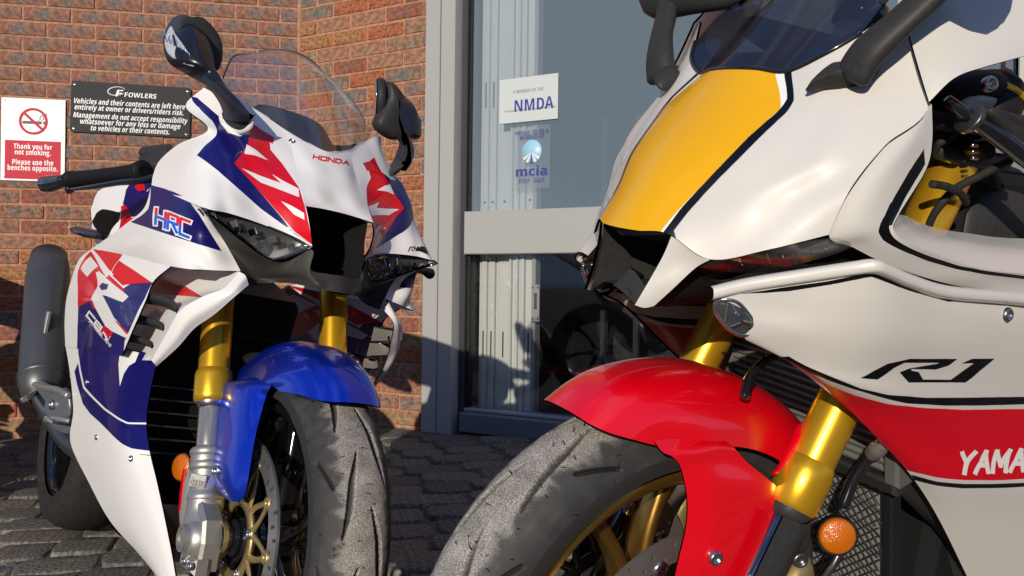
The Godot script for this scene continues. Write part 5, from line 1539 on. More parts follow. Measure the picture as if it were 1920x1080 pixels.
	put("swingarm", tube(PackedVector3Array([Vector3(-0.85, 0.42, 0.13), Vector3(-1.1, 0.36, 0.13), Vector3(-1.43, 0.318, 0.125)]), [0.045, 0.038, 0.03], 12, 5, 0.6), M.steel_dark, b)
	# footrest hanger
	var hang := put("footrest_hanger", pillow(v3s([-1.3315, .4137, .215, -1.2539, .4383, .215, -.9239, .4402, .215, -.81, .4482, .21, -.7839, .3969, .2, -.8461, .3645, .2, -1.0195, .3676, .21, -1.1693, .3842, .213]), Vector3(0.1, 0, 1), 0.007, 0.008, 3, 5.0), M.cast_blue, b)
	put("hanger_rib", tube(v3s([-1.2907, .4223, .225, -1.0327, .4299, .225, -.863, .4404, .222, -.7462, .4391, .22]), [0.007, 0.008, 0.008], 8, 4), M.cast_alu, hang)
	bolt("hanger_bolt", Vector3(-.9186, .3995, .218), Vector3(0.1, 0, 1), 0.012, hang, M.steel)
	put("brake_pedal", tube(v3s([-.7791, .3793, .2, -.8136, .3785, .215, -.9035, .3663, .225]), [0.006, 0.007, 0.009], 8, 4), M.cast_alu, hang)
	for k in 5: put("pedal_ridge", bar(Vector3(-.8698, .3763, .23) + Vector3(0.012 * k, 0.0, 0), Vector3(-.8602, .3676, .23) + Vector3(0.012 * k, 0.0, 0), 0.002), M.cast_alu, hang)
	put("footrest", bar(Vector3(-1.1493, .4065, .22), Vector3(-.9798, .3991, .27), 0.008), M.steel, hang)
	put("heel_plate", pillow(v3s([-1.0315, .3412, .19, -.8066, .3643, .19, -.8021, .3506, .185, -.9027, .3367, .185]), Vector3(0.1, 0, 1), 0.005, 0.005, 2, 5.0), M.cast_blue, hang)
	# seat and tail
	put("seat", pillow(PackedVector3Array([Vector3(-0.98, 0.83, 0), Vector3(-1.2, 0.82, 0), Vector3(-1.35, 0.86, 0), Vector3(-1.32, 0.9, 0), Vector3(-1.1, 0.85, 0)]), Vector3(0, 0, 1), 0.12, 0.12), M.black_matte, b)
	put("tail_unit", pillow(PackedVector3Array([Vector3(-1.2, 0.82, 0), Vector3(-1.4, 0.88, 0), Vector3(-1.7, 0.97, 0), Vector3(-1.68, 0.93, 0), Vector3(-1.4, 0.78, 0), Vector3(-1.1, 0.74, 0)]), Vector3(0, 0, 1), 0.1, 0.1), WB, b)
	put("tank_top", pillow(PackedVector3Array([Vector3(-0.5, 0.9, 0), Vector3(-0.55, 0.98, 0), Vector3(-0.75, 1.0, 0), Vector3(-0.95, 0.9, 0), Vector3(-0.98, 0.8, 0), Vector3(-0.6, 0.78, 0)]), Vector3(0, 0, 1), 0.15, 0.15), M.blue_metal, b)
	var tip := put("rear_indicator", tube(v3s([-1.1856, .8442, .12, -1.2885, .8512, .15, -1.3408, .8581, .165, -1.3745, .8612, .172]), [0.012, 0.014, 0.012, 0.007], 12, 4), M.black_gloss, b)
	put("indicator_tip", bar(Vector3(-1.3601, .8612, .169), Vector3(-1.3947, .8645, .176), 0.0055), M.lens_frost, tip)
	# louvre blades in the side ducts, and their back
	for s in [1.0, -1.0]:
		var mir: bool = s < 0
		for l in [[-.2025, .6751, .228, -.1416, .6739, .218, -.1102, .6665, .205, -.1073, .6515, .196, -.2315, .6583, .222, -.1683, .6566, .212, -.1192, .6493, .202, -.1051, .6479, .196], [-.2359, .6359, .228, -.1986, .6339, .218, -.1644, .6282, .208, -.1575, .6184, .2, -.2821, .6204, .222, -.2289, .6192, .212, -.177, .615, .204, -.1583, .6146, .2], [-.2656, .5996, .228, -.2373, .5983, .22, -.2048, .5936, .211, -.1947, .5856, .204, -.3106, .5851, .222, -.2627, .585, .214, -.2123, .5822, .207, -.1956, .5818, .204]]:
			var p := v3s(l, mir)
			var lo := PackedVector3Array()
			for i in 4: lo.append(p[i] + Vector3(0, 0, 0.004 * s))
			for i in 4: lo.append((p[i] + p[i + 4]) / 2.0 + Vector3(0.004, 0, 0.008 * s))
			for i in 4: lo.append(p[i + 4])
			put("louvre", surf(lo, 4, 4, 0.004, Vector3(-0.3, 0.6, 0)), M.black_satin, b)
	for s in [[Vector3(-.5581, .4857, .2276), Vector3(-.0198, -.1352, .9906)], [Vector3(-.2606, .3785, .1931), Vector3(.2582, -.0201, .9659)], [Vector3(-.4703, .386, .2095), Vector3(.0124, -.1965, .9804)], [Vector3(-.101, .9892, .0594), Vector3(.7184, .6307, .2935)]]:
		bolt("fairing_screw", s[0], s[1], 0.006, b, M.steel)
	for l in [[-.1525, .6836, -.196, -.1226, .6838, -.21, -.1021, .682, -.228, -.1538, .6674, -.196, -.12, .6689, -.21, -.0913, .6677, -.228, -.1521, .6531, -.194, -.1169, .6571, -.208, -.0921, .661, -.226], [-.1611, .6498, -.197, -.1367, .6506, -.208, -.1223, .6501, -.222, -.1631, .6356, -.197, -.1348, .6378, -.208, -.114, .6378, -.222, -.1617, .6225, -.195, -.132, .627, -.206, -.1127, .6313, -.22], [-.1772, .6174, -.198, -.1669, .617, -.206, -.16, .6156, -.216, -.1796, .6042, -.198, -.1629, .6054, -.206, -.1495, .6045, -.216, -.179, .5932, -.196, -.1608, .5967, -.204, -.1466, .6001, -.214]]:
		put("louvre", surf(v3s(l), 3, 4, 0.003, Vector3(-0.3, 0.6, 0)), M.slat_grey, b)
	put("lever_tip", tube(v3s([-.0533, .7999, -.2, -.0934, .8066, -.25, -.1215, .8078, -.285]), [0.006, 0.006, 0.0115], 12, 5), M.black_plastic, b)

# ---------------------------------------------------------------- the white and red motorcycle
func red_bike(b: Node3D) -> void:
	var WP: Material = M.pearl
	var cowl_print := livery(INK.p, [
		["n", [0.309,-0.033,0.286,-0.022,0.286,0.11,0.286,0.183,0.296,0.239,0.308,0.289,0.315,0.34,0.318,0.389,0.319,0.455,0.319,0.526,0.315,0.602,0.307,0.678,0.3,0.757,0.298,0.841,0.294,0.97,0.275,1.005,0.299,1.045,0.313,1.003,0.317,0.919,0.322,0.834,0.325,0.743,0.331,0.659,0.338,0.579,0.34,0.504,0.34,0.434,0.339,0.369,0.331,0.301,0.316,0.228,0.303,0.167,0.304,0.085]],
		["n", [0.691,-0.033,0.714,-0.022,0.714,0.11,0.714,0.183,0.704,0.239,0.692,0.289,0.685,0.34,0.682,0.389,0.681,0.455,0.681,0.526,0.685,0.602,0.693,0.678,0.7,0.757,0.702,0.841,0.706,0.97,0.725,1.005,0.701,1.045,0.687,1.003,0.683,0.919,0.678,0.834,0.675,0.743,0.669,0.659,0.662,0.579,0.66,0.504,0.66,0.434,0.661,0.369,0.669,0.301,0.684,0.228,0.697,0.167,0.696,0.085]],
		["w", [0.334,-0.033,0.309,-0.033,0.304,0.085,0.303,0.167,0.316,0.228,0.331,0.301,0.339,0.369,0.34,0.434,0.34,0.504,0.338,0.579,0.331,0.659,0.325,0.743,0.322,0.834,0.317,0.919,0.313,1.003,0.299,1.045,0.314,1.06,0.321,0.977,0.327,0.891,0.333,0.807,0.341,0.73,0.352,0.656,0.361,0.586,0.368,0.518,0.373,0.455,0.378,0.396,0.381,0.338,0.382,0.276,0.379,0.208,0.37,0.131,0.353,0.048]],
		["w", [0.666,-0.033,0.691,-0.033,0.696,0.085,0.697,0.167,0.684,0.228,0.669,0.301,0.661,0.369,0.66,0.434,0.66,0.504,0.662,0.579,0.669,0.659,0.675,0.743,0.678,0.834,0.683,0.919,0.687,1.003,0.701,1.045,0.686,1.06,0.679,0.977,0.673,0.891,0.667,0.807,0.659,0.73,0.648,0.656,0.639,0.586,0.632,0.518,0.627,0.455,0.622,0.396,0.619,0.338,0.618,0.276,0.621,0.208,0.63,0.131,0.647,0.048]],
		["y", [0.506,-0.1,0.339,-0.031,0.324,0.101,0.315,0.222,0.328,0.281,0.335,0.337,0.34,0.392,0.34,0.443,0.34,0.497,0.339,0.555,0.335,0.615,0.329,0.688,0.326,0.765,0.325,0.847,0.324,0.985,0.303,1.05,0.506,1.1]],
		["y", [0.494,-0.1,0.661,-0.031,0.676,0.101,0.685,0.222,0.672,0.281,0.665,0.337,0.66,0.392,0.66,0.443,0.66,0.497,0.661,0.555,0.665,0.615,0.671,0.688,0.674,0.765,0.675,0.847,0.676,0.985,0.697,1.05,0.494,1.1]],
	])
	put("nose_cowl", surf(v3s([-.1136,1.0674,-.15,-.0881,1.0359,-.126,-.0638,1.0108,-.102,-.0487,.991,-.068,-.0374,.9932,-.034,-.0337,.994,0,-.0374,.9932,.034,-.0487,.991,.068,-.0638,1.0108,.102,-.0881,1.0359,.126,-.1136,1.0674,.15,-.1162,.9686,-.2,-.0737,.9768,-.155,-.0461,.962,-.126,-.0224,.9436,-.098,-.0048,.9466,-.049,.0011,.9476,0,-.0048,.9466,.049,-.0224,.9436,.098,-.0461,.962,.126,-.0737,.9768,.155,-.1162,.9686,.2,-.066,.9195,-.194,-.0294,.9099,-.163,-.005,.8972,-.128,.0214,.8886,-.094,.0398,.8916,-.047,.0459,.8926,0,.0398,.8916,.047,.0214,.8886,.094,-.005,.8972,.128,-.0294,.9099,.163,-.066,.9195,.194,-.0323,.8736,-.188,-.0032,.8578,-.148,.0301,.8473,-.112,.0555,.8433,-.07,.0712,.8463,-.035,.0765,.8473,0,.0712,.8463,.035,.0555,.8433,.07,.0301,.8473,.112,-.0032,.8578,.148,-.0323,.8736,.188,-.0206,.8246,-.18,.0222,.8021,-.143,.0582,.784,-.1,.0846,.804,-.06,.0999,.8025,-.03,.105,.802,0,.0999,.8025,.03,.0846,.804,.06,.0582,.784,.1,.0222,.8021,.143,-.0206,.8246,.18]), 11, 9), cowl_print, b)
	both("upper_cowl", [-.1067,1.0658,-.155,-.1441,1.0932,-.168,-.2028,1.1252,-.18,-.2789,1.1641,-.195,-.1073,1.0316,-.172,-.1472,1.0536,-.186,-.2003,1.0767,-.197,-.2777,1.1063,-.21,-.107,.9974,-.19,-.1382,1.0161,-.202,-.1873,1.0384,-.212,-.2669,1.0683,-.223,-.1086,.9678,-.205,-.1303,.9946,-.214,-.1707,1.0119,-.221,-.2633,1.0423,-.23], 4, WP, b, 6)
	both("nose_prong", [.0802,.8034,-.062,.0684,.7954,-.082,.0581,.7834,-.1,.0842,.7795,-.057,.0708,.7752,-.07,.0617,.7715,-.084,.0937,.7491,-.05,.0833,.7477,-.06,.0734,.7464,-.068,.1037,.7235,-.045,.094,.7216,-.05,.0852,.7245,-.055], 3, WP, b, 6)
	var flank_print := livery(INK.p, [
		["n", [0.859,0.141,0.959,0.202,0.935,0.247,0.94,0.285,0.97,0.321,0.971,0.391,0.771,0.377,0.8,0.318,0.771,0.282,0.774,0.251,0.783,0.218,0.809,0.181]],
		["n", [0.763,0.289,0.906,0.296,0.899,0.346,0.912,0.407,0.868,0.487,0.857,0.562,0.838,0.633,0.853,0.671,0.876,0.715,0.946,0.759,0.947,0.797,0.937,0.836,0.915,0.875,0.946,0.908,0.983,0.943,0.798,0.956,0.788,0.919,0.78,0.884,0.786,0.844,0.786,0.805,0.785,0.763,0.7,0.714,0.657,0.672,0.625,0.634,0.648,0.592,0.636,0.546,0.596,0.459,0.653,0.413,0.724,0.369,0.77,0.321]],
	])
	both("opening_surround", [-.1242,.9695,-.1947,-.1235,.9684,-.1966,-.1252,.967,-.1976,-.0778,.9259,-.1919,-.0986,.9285,-.2004,-.1342,.932,-.1995,-.044,.8817,-.1852,-.0692,.8864,-.1985,-.1297,.9008,-.2014,-.0233,.8255,-.1777,-.0522,.8392,-.1966,-.0946,.8521,-.2033,-.057,.8135,-.1843,-.0739,.8241,-.1985,-.0886,.8356,-.2052,-.1011,.7996,-.1938,-.1114,.8111,-.2033,-.1126,.8234,-.2099,-.1594,.7878,-.2014,-.1667,.8,-.2099,-.1706,.8112,-.2175,-.2223,.7792,-.208,-.2235,.7901,-.2175,-.2288,.8021,-.2242,-.31,.7723,-.2157,-.3162,.7843,-.2223,-.3255,.7984,-.2299,-.4077,.7683,-.2223,-.4039,.78,-.228,-.4117,.7942,-.2337], 3, flank_print, b, 6)
	both("inner_surround", [-.0946,.8521,-.2033,-.0886,.8356,-.2052,-.1126,.8234,-.2099,-.1706,.8112,-.2175,-.2288,.8021,-.2242,-.3255,.7984,-.2299,-.4117,.7942,-.2337,-.1359,.8505,-.1852,-.144,.8394,-.1852,-.1729,.8326,-.19,-.2285,.8267,-.1947,-.2873,.8216,-.1995,-.3728,.8207,-.2042,-.4526,.8206,-.209,-.1771,.848,-.1615,-.206,.8428,-.1568,-.2498,.8375,-.1568,-.3116,.8352,-.1568,-.3714,.8331,-.1568,-.4597,.8347,-.1568,-.5557,.8371,-.1568], 7, WP, b, 6)
	var side_print := livery(INK.p, [
		["r", [0.101,0.433,0.175,0.429,0.276,0.435,0.348,0.435,0.414,0.437,0.501,0.432,0.567,0.433,0.631,0.432,0.692,0.434,0.741,0.433,0.79,0.433,0.838,0.432,0.884,0.432,0.932,0.429,0.981,0.427,0.979,0.481,0.978,0.534,0.976,0.586,0.974,0.635,0.972,0.681,0.901,0.683,0.826,0.684,0.698,0.688,0.585,0.69,0.46,0.694,0.268,0.697,0.159,0.695,0.017,0.695,-0.081,0.685,-0.12,0.676,-0.12,0.668,-0.12,0.646,-0.12,0.623,-0.12,0.599,-0.12,0.57,-0.12,0.536]],
		["n", [0.164,0.302,0.216,0.333,0.288,0.363,0.33,0.378,0.373,0.391,0.429,0.391,0.478,0.394,0.542,0.39,0.6,0.391,0.647,0.388,0.694,0.386,0.74,0.385,0.789,0.384,0.839,0.383,0.889,0.382,0.934,0.377,0.981,0.373,0.981,0.406,0.933,0.409,0.887,0.413,0.841,0.415,0.795,0.416,0.748,0.417,0.696,0.417,0.642,0.419,0.583,0.418,0.517,0.42,0.437,0.412,0.379,0.407,0.316,0.404,0.244,0.398,0.192,0.394,0.111,0.402,-0.019,0.405]],
		["n", [0.005,0.705,0.136,0.707,0.242,0.71,0.443,0.706,0.56,0.702,0.666,0.699,0.747,0.697,0.821,0.696,0.898,0.693,0.971,0.691,0.97,0.705,0.895,0.706,0.816,0.707,0.739,0.709,0.656,0.711,0.547,0.714,0.427,0.719,0.218,0.722,-0.001,0.719]],
		["n", [0.406,0.331,0.457,0.295,0.499,0.27,0.563,0.253,0.593,0.252,0.545,0.266,0.519,0.281,0.465,0.328]],
		["n", [0.561,0.253,0.606,0.252,0.651,0.25,0.697,0.249,0.673,0.268,0.636,0.281,0.568,0.282,0.568,0.293,0.535,0.294,0.562,0.281,0.602,0.272,0.641,0.264,0.646,0.261,0.593,0.263,0.54,0.265]],
		["n", [0.535,0.294,0.568,0.287,0.589,0.291,0.601,0.317,0.601,0.327,0.559,0.329]],
		["n", [0.559,0.319,0.599,0.316,0.64,0.314,0.68,0.313,0.678,0.323,0.638,0.325,0.599,0.327,0.559,0.33]],
		["n", [0.678,0.313,0.711,0.284,0.744,0.259,0.709,0.261,0.739,0.247,0.802,0.245,0.761,0.28,0.72,0.322,0.678,0.323]],
		["d", [0.069,0.009,0.149,0.014,0.229,0.013,0.288,0.012,0.347,0.011,0.394,0.01,0.44,0.008,0.485,-0,0.535,0.005,0.588,-0.004,0.624,-0.005,0.659,-0,0.692,0.012,0.738,0.008,0.785,0.006,0.737,0.023,0.687,0.044,0.653,0.037,0.617,0.037,0.58,0.038,0.547,0.034,0.513,0.026,0.481,0.015,0.436,0.021,0.39,0.023,0.343,0.024,0.283,0.027,0.221,0.03,0.143,0.024]],
		["w", [0.557,0.601,0.537,0.648,0.57,0.64,0.585,0.593]],
		["w", [0.547,0.648,0.655,0.598,0.644,0.588,0.537,0.639]],
		["w", [0.556,0.629,0.473,0.678,0.5,0.68,0.579,0.632]],
		["w", [0.568,0.677,0.648,0.635,0.709,0.593,0.694,0.585,0.633,0.629,0.55,0.671]],
		["w", [0.685,0.589,0.632,0.671,0.659,0.669,0.707,0.587]],
		["w", [0.605,0.651,0.67,0.648,0.682,0.632,0.62,0.636]],
		["w", [0.68,0.67,0.758,0.588,0.74,0.585,0.658,0.668]],
		["w", [0.735,0.588,0.72,0.649,0.745,0.646,0.756,0.585]],
		["w", [0.732,0.651,0.814,0.59,0.801,0.581,0.718,0.643]],
		["w", [0.796,0.583,0.73,0.665,0.752,0.668,0.813,0.586]],
		["w", [0.772,0.668,0.821,0.629,0.859,0.587,0.844,0.579,0.806,0.622,0.755,0.662]],
		["w", [0.838,0.583,0.822,0.665,0.844,0.663,0.856,0.582]],
		["w", [0.792,0.643,0.844,0.642,0.848,0.627,0.798,0.628]],
		["w", [0.861,0.665,0.9,0.582,0.884,0.579,0.842,0.662]],
		["w", [0.918,0.664,0.948,0.58,0.931,0.576,0.899,0.661]],
		["w", [0.864,0.631,0.933,0.629,0.934,0.613,0.867,0.616]],
		["w", [0.934,0.665,0.965,0.624,0.991,0.58,0.976,0.573,0.949,0.616,0.918,0.658]],
		["w", [0.97,0.577,0.977,0.662,0.997,0.66,0.987,0.575]],
		["w", [0.943,0.639,0.99,0.637,0.99,0.621,0.944,0.623]],
	], 0.3)
	both("side_fairing", [.0581,.748,-.118,.0193,.7649,-.148,-.0206,.7792,-.18,-.0653,.7923,-.211,-.1686,.774,-.217,-.2896,.7653,-.222,-.4177,.7565,-.226,.0301,.7353,-.135,.0002,.7427,-.157,-.0356,.7519,-.187,-.0835,.7604,-.214,-.1806,.7529,-.22,-.2919,.7441,-.225,-.4217,.7369,-.228,.0212,.7219,-.139,-.0133,.7205,-.164,-.0555,.7217,-.191,-.1064,.7229,-.212,-.1981,.7196,-.219,-.312,.7148,-.223,-.4351,.7094,-.227,.0197,.7049,-.13,-.0238,.6913,-.154,-.0698,.684,-.181,-.1313,.6808,-.2,-.2269,.6764,-.21,-.341,.671,-.216,-.4679,.6649,-.22,-.0357,.6843,-.138,-.0596,.6709,-.164,-.0988,.6611,-.184,-.1587,.6513,-.197,-.251,.6439,-.205,-.3619,.6389,-.211,-.4917,.6322,-.215,-.12,.6349,-.158,-.1503,.6261,-.174,-.195,.6173,-.186,-.247,.6115,-.194,-.3165,.6062,-.2,-.4056,.6009,-.205,-.5178,.5939,-.21,-.1846,.5936,-.163,-.2118,.586,-.174,-.2548,.5784,-.182,-.3024,.5721,-.188,-.3645,.5656,-.194,-.4452,.5597,-.199,-.5499,.5512,-.203,-.2694,.5383,-.162,-.291,.5346,-.171,-.3274,.5284,-.178,-.3728,.522,-.184,-.4285,.5154,-.189,-.4958,.5092,-.193,-.5824,.5023,-.197,-.3688,.4642,-.152,-.3928,.4601,-.159,-.4214,.4565,-.165,-.4596,.451,-.17,-.5134,.4441,-.175,-.5716,.4376,-.179,-.6413,.4295,-.183,-.5053,.3472,-.136,-.5279,.344,-.141,-.5558,.339,-.146,-.5921,.3324,-.151,-.6398,.3241,-.155,-.6889,.3172,-.159,-.7515,.3073,-.162,-.6706,.2009,-.118,-.6956,.1976,-.122,-.7246,.1934,-.126,-.7653,.1866,-.13,-.8111,.1786,-.134,-.8685,.1681,-.138,-.9419,.1535,-.141], 7, side_print, b, 8)
	both("lamp_recess", [.0461,.7706,-.0737,.0321,.7828,-.0851,-.0142,.7983,-.1113,-.0652,.8216,-.1456,-.1006,.8137,-.149,.0197,.7591,-.0655,.0095,.7717,-.0851,-.0293,.7854,-.1081,-.0699,.8046,-.1391,-.1075,.8101,-.1473,-.0072,.7488,-.0573,-.0266,.7607,-.0769,-.0593,.7716,-.0999,-.0951,.7844,-.1269,-.1357,.8002,-.1424], 5, M.black_matte, b, 5)
	both("side_duct", [.0779,.7214,-.0464,.0611,.744,-.055,.0422,.7673,-.0645,.0062,.7569,-.0688,-.0117,.7754,-.1032,-.0586,.8095,-.1505,-.1397,.7955,-.1677,-.2698,.7738,-.1806,-.3731,.7667,-.1892,.0593,.721,-.0387,.0296,.7337,-.0473,.0036,.7462,-.0602,-.0111,.7484,-.086,-.0294,.7613,-.1204,-.076,.7764,-.1505,-.148,.7786,-.172,-.2654,.7658,-.1849,-.3677,.7596,-.1935,.035,.7151,-.0172,-.0102,.7207,-.0258,-.0437,.7269,-.043,-.0485,.7378,-.0774,-.0486,.7526,-.1204,-.0807,.7714,-.1548,-.1538,.7705,-.1763,-.2607,.7584,-.1892,-.3631,.7505,-.1978], 9, M.black_matte, b, 5)
	# ridge along the top of the side fairing
	for s in [1.0, -1.0]:
		var mz: bool = s > 0
		var ridge := v3s([.0657, .7512, -.115, .0365, .7644, -.135, -.0023, .78, -.168, -.041, .7948, -.2, -.0547, .7997, -.214, -.0762, .7953, -.217, -.113, .7863, -.219, -.1789, .7756, -.222, -.3014, .771, -.228, -.4021, .7644, -.232], mz)
		var sg := 1.0 if mz else -1.0
		var lip := PackedVector3Array()
		for k in [[-0.012, 0.0035, -0.012], [-0.004, 0.0062, -0.003], [0.0005, 0.0045, 0.0035], [0.001, -0.0015, 0.0055], [-0.001, -0.006, 0.004], [-0.006, -0.009, -0.002]]:
			for q in ridge: lip.append(q + Vector3(k[0] * 0.5, k[1], k[2] * sg))
		put("fairing_ridge", surf(lip, ridge.size(), 5, 0.002), WP, b)
	# dark air intake below the yellow panel
	var loop := v3s([.1012, .7936, 0, .092, .7983, -.03, .0831, .8025, -.057, .0825, .7804, -.055, .0911, .7488, -.048, .1004, .7231, -.043, .1004, .7374, -.02, .0994, .7377, 0])
	var lp := loop.duplicate()
	for i in range(6, 0, -1): lp.append(Vector3(loop[i].x, loop[i].y, -loop[i].z))
	var duct := []
	for k in [[0.004, 1.0], [0.03, 0.93], [0.08, 0.8], [0.13, 0.62]]:
		var ring := PackedVector3Array()
		for q in lp: ring.append(Vector3(q.x - k[0], 0.765 + (q.y - 0.765) * k[1], q.z * (0.4 + 0.6 * k[1])))
		duct.append(ring)
	put("air_inlet", rings(duct, true, false, true), M.black_satin, b)
	put("inlet_lip", surf(v3s([.0994, .7223, -.042, .0993, .7322, -.018, .0991, .7359, 0] + [0.09, 0.726, 0.02, 0.085, 0.72, 0.042] + [.0839, .7385, -.04, .0821, .7522, -.018, .0797, .7582, 0] + [0.04, 0.746, 0.02, 0.045, 0.74, 0.042]), 5, 4, 0.004), M.black_satin, b)
	# daytime lamp strip and projector lamp each side
	for s in [1.0, -1.0]:
		var mz: bool = s > 0
		var strip := v3s([.0608, .7735, -.089, .0516, .7848, -.104, .0175, .8011, -.139, -.0159, .8204, -.182, -.0487, .818, -.187, .0313, .7698, -.087, .0213, .7775, -.103, .0007, .7907, -.137, -.0187, .8065, -.176, -.0491, .8152, -.186, -.0108, .7684, -.094, -.0164, .7732, -.107, -.02, .7838, -.137, -.0294, .8007, -.172, -.0493, .8128, -.185], mz)
		var lens := put("running_light", surf(strip, 5, 6, 0.002), M.lens_clear, b)
		var back := strip.duplicate()
		for i in back.size(): back[i] += Vector3(-0.02, 0.001, 0.008 * (1.0 if not mz else -1.0))
		put("light_guide", surf(back, 5, 5, 0.002), M.lamp_grey, lens)
		for k in 9:
			var c := back[5].lerp(back[9], 0.06 + k * 0.105) + Vector3(0.01, 0.003, 0)
			put("reflector_fin", slab(0.022, 0.012, 0.002, Transform3D(Basis.from_euler(Vector3(0.5, 0.9, 0.3 * (k % 3))), c), 0.0005), M.chrome if k % 2 else M.lamp_black, lens)
		var eye := v3s([.0559, .741, -.1142, .0513, .745, -.1196, .0406, .7448, -.1296, .0266, .7326, -.1359, .0195, .7225, -.1366, .0185, .7113, -.1328, .0282, .7096, -.1273, .038, .7146, -.1212, .0469, .7237, -.1158, .0534, .7324, -.1135], mz)
		var nrm := Vector3(0.86, -0.28, -0.42 if not mz else 0.42)
		var lamp := put("headlight", pillow(eye, nrm, 0.008, 0.001, 3, 2.0), M.lens_clear, b)
		var bowl := PackedVector3Array()
		for q in eye: bowl.append(q - nrm.normalized() * 0.004)
		put("headlight_bowl", pillow(bowl, nrm, 0.001, 0.03, 3, 2.2), M.lamp_black, lamp)
		for k in 4: put("reflector_fin", slab(0.012, 0.02, 0.002, Transform3D(Basis.from_euler(Vector3(0.7 * k, 0.8, 0.5 * k)), bowl[k * 2].lerp(bowl[(k * 2 + 5) % 10], 0.3) + nrm * 0.002), 0.0004), M.chrome, lamp)
		var mid := Vector3.ZERO
		for q in eye: mid += q / eye.size()
		put("projector", lathe([Vector2(0.0095, -0.006), Vector2(0.008, 0.001), Vector2(0.005, 0.003), Vector2(0.0003, 0.004)], mid - nrm * 0.001, nrm, 20), M.lens_glass, lamp)
		eye.append(eye[0])
		put("headlight_rim", tube(eye, [0.0022, 0.0026, 0.0022], 8, 4), M.chrome, lamp)
	# windscreen
	var sc := v3s([-.0881,1.0359,-.126,-.0638,1.0108,-.102,-.0487,.991,-.068,-.0374,.9932,-.034,-.0337,.994,0,-.0374,.9932,.034,-.0487,.991,.068,-.0638,1.0108,.102,-.0881,1.0359,.126,-.1213,1.075,-.124,-.1045,1.0545,-.1,-.0907,1.0391,-.064,-.0787,1.0414,-.032,-.0747,1.0421,0,-.0787,1.0414,.032,-.0907,1.0391,.064,-.1045,1.0545,.1,-.1213,1.075,.124,-.1717,1.1207,-.11,-.1475,1.1019,-.09,-.1335,1.0919,-.06,-.12,1.0942,-.03,-.1155,1.0949,0,-.12,1.0942,.03,-.1335,1.0919,.06,-.1475,1.1019,.09,-.1717,1.1207,.11,-.2282,1.1779,-.095,-.2023,1.1612,-.076,-.1815,1.1527,-.052,-.1679,1.1549,-.026,-.1633,1.1557,0,-.1679,1.1549,.026,-.1815,1.1527,.052,-.2023,1.1612,.076,-.2282,1.1779,.095])
	var screen := put("windscreen", surf(sc, 9, 6, 0.003), M.screen_smoke, b)
	var band := PackedVector3Array()
	for r in 2:
		for c in 9: band.append(sc[c].lerp(sc[9 + c], 0.42 * r) + Vector3(-0.003, 0.0, 0))
	put("screen_print", surf(band, 9, 5, 0.0005), M.navy_gloss, screen)
	put("screen_edge", tube(sc.slice(0, 9), [0.003, 0.003], 8, 5), M.black_gloss, screen)
	put("instrument_panel", slab(0.24, 0.2, 0.03, Transform3D(Basis(Vector3(1, 0, 0), 1.1), Vector3(-0.25, 1.02, 0)), 0.008), M.black_matte, b)
	put("cockpit_tray", slab(0.36, 0.3, 0.02, Transform3D(Basis(Vector3(1, 0, 0), PI / 2), Vector3(-0.28, 0.96, 0)), 0.004), M.black_matte, b)
	# fluid pot seen through the screen
	var pc := Vector3(-.2032, 1.0633, -.03)
	var pot := put("fluid_reservoir", lathe([Vector2(0.0005, -0.04), Vector2(0.026, -0.038), Vector2(0.028, -0.03), Vector2(0.028, 0.004)], pc, Vector3(-0.1, 1, 0), 28), M.pot, b)
	put("reservoir_cap", lathe([Vector2(0.03, 0.004), Vector2(0.032, 0.006), Vector2(0.032, 0.026), Vector2(0.029, 0.03), Vector2(0.0005, 0.03)], pc, Vector3(-0.1, 1, 0), 28), M.navy_gloss, pot)
	# mirrors
	for s in [1.0, -1.0]:
		var mz: bool = s > 0
		var stem := v3s([-.0581, .9883, -.148, -.0612, 1.0126, -.16, -.0765, 1.0431, -.18, -.0975, 1.079, -.2, -.1142, 1.1129, -.222], mz)
		if mz:
			for i in stem.size(): stem[i].z -= 0.0
		var m := put("mirror", tube(stem, [0.0225, 0.0215, 0.0185, 0.018, 0.02], 16, 6, 0.62, Vector3(1, 0.3, 0)), M.black_satin, b)
		var foot := v3s([-.0293, .9692, -.114, -.0561, .9938, -.115, -.0669, .994, -.127, -.0889, 1.0045, -.15, -.0886, .9924, -.154, -.0778, .9817, -.153, -.059, .9759, -.14, -.0414, .9752, -.127], mz)
		put("mirror_foot", pillow(foot, Vector3(0.55, 0.6, -0.6 if not mz else 0.6), 0.018, 0.01, 4, 2.6), M.black_satin, m)
		var hd: Vector3 = stem[4]
		var sg := 1.0 if mz else -1.0
		put("mirror_head", pillow(PackedVector3Array([hd + Vector3(0, 0.055, 0.06 * sg), hd + Vector3(-0.005, 0.06, -0.06 * sg), hd + Vector3(-0.02, 0.03, -0.12 * sg), hd + Vector3(-0.015, -0.02, -0.125 * sg), hd + Vector3(0, -0.035, -0.06 * sg), hd + Vector3(0, -0.03, 0.04 * sg)]), Vector3(1, 0.1, 0.25 * sg), 0.03, 0.012), M.black_satin, m)
		put("mirror_glass", pillow(PackedVector3Array([hd + Vector3(-0.018, 0.05, 0.05 * sg), hd + Vector3(-0.022, 0.055, -0.055 * sg), hd + Vector3(-0.036, 0.03, -0.112 * sg), hd + Vector3(-0.032, -0.018, -0.118 * sg), hd + Vector3(-0.018, -0.03, -0.055 * sg), hd + Vector3(-0.018, -0.025, 0.035 * sg)]), Vector3(1, 0.1, 0.25 * sg), 0.001, 0.002), M.chrome, m)
	bolt("fairing_screw", Vector3(-.1272, 1.0632, -.1712), Vector3(.5079, .3328, -.7945), 0.006, b, M.steel)
	bolt("fairing_screw", Vector3(-.299, .7504, -.2254), Vector3(.0226, .1218, -.9923), 0.0085, b, M.steel)
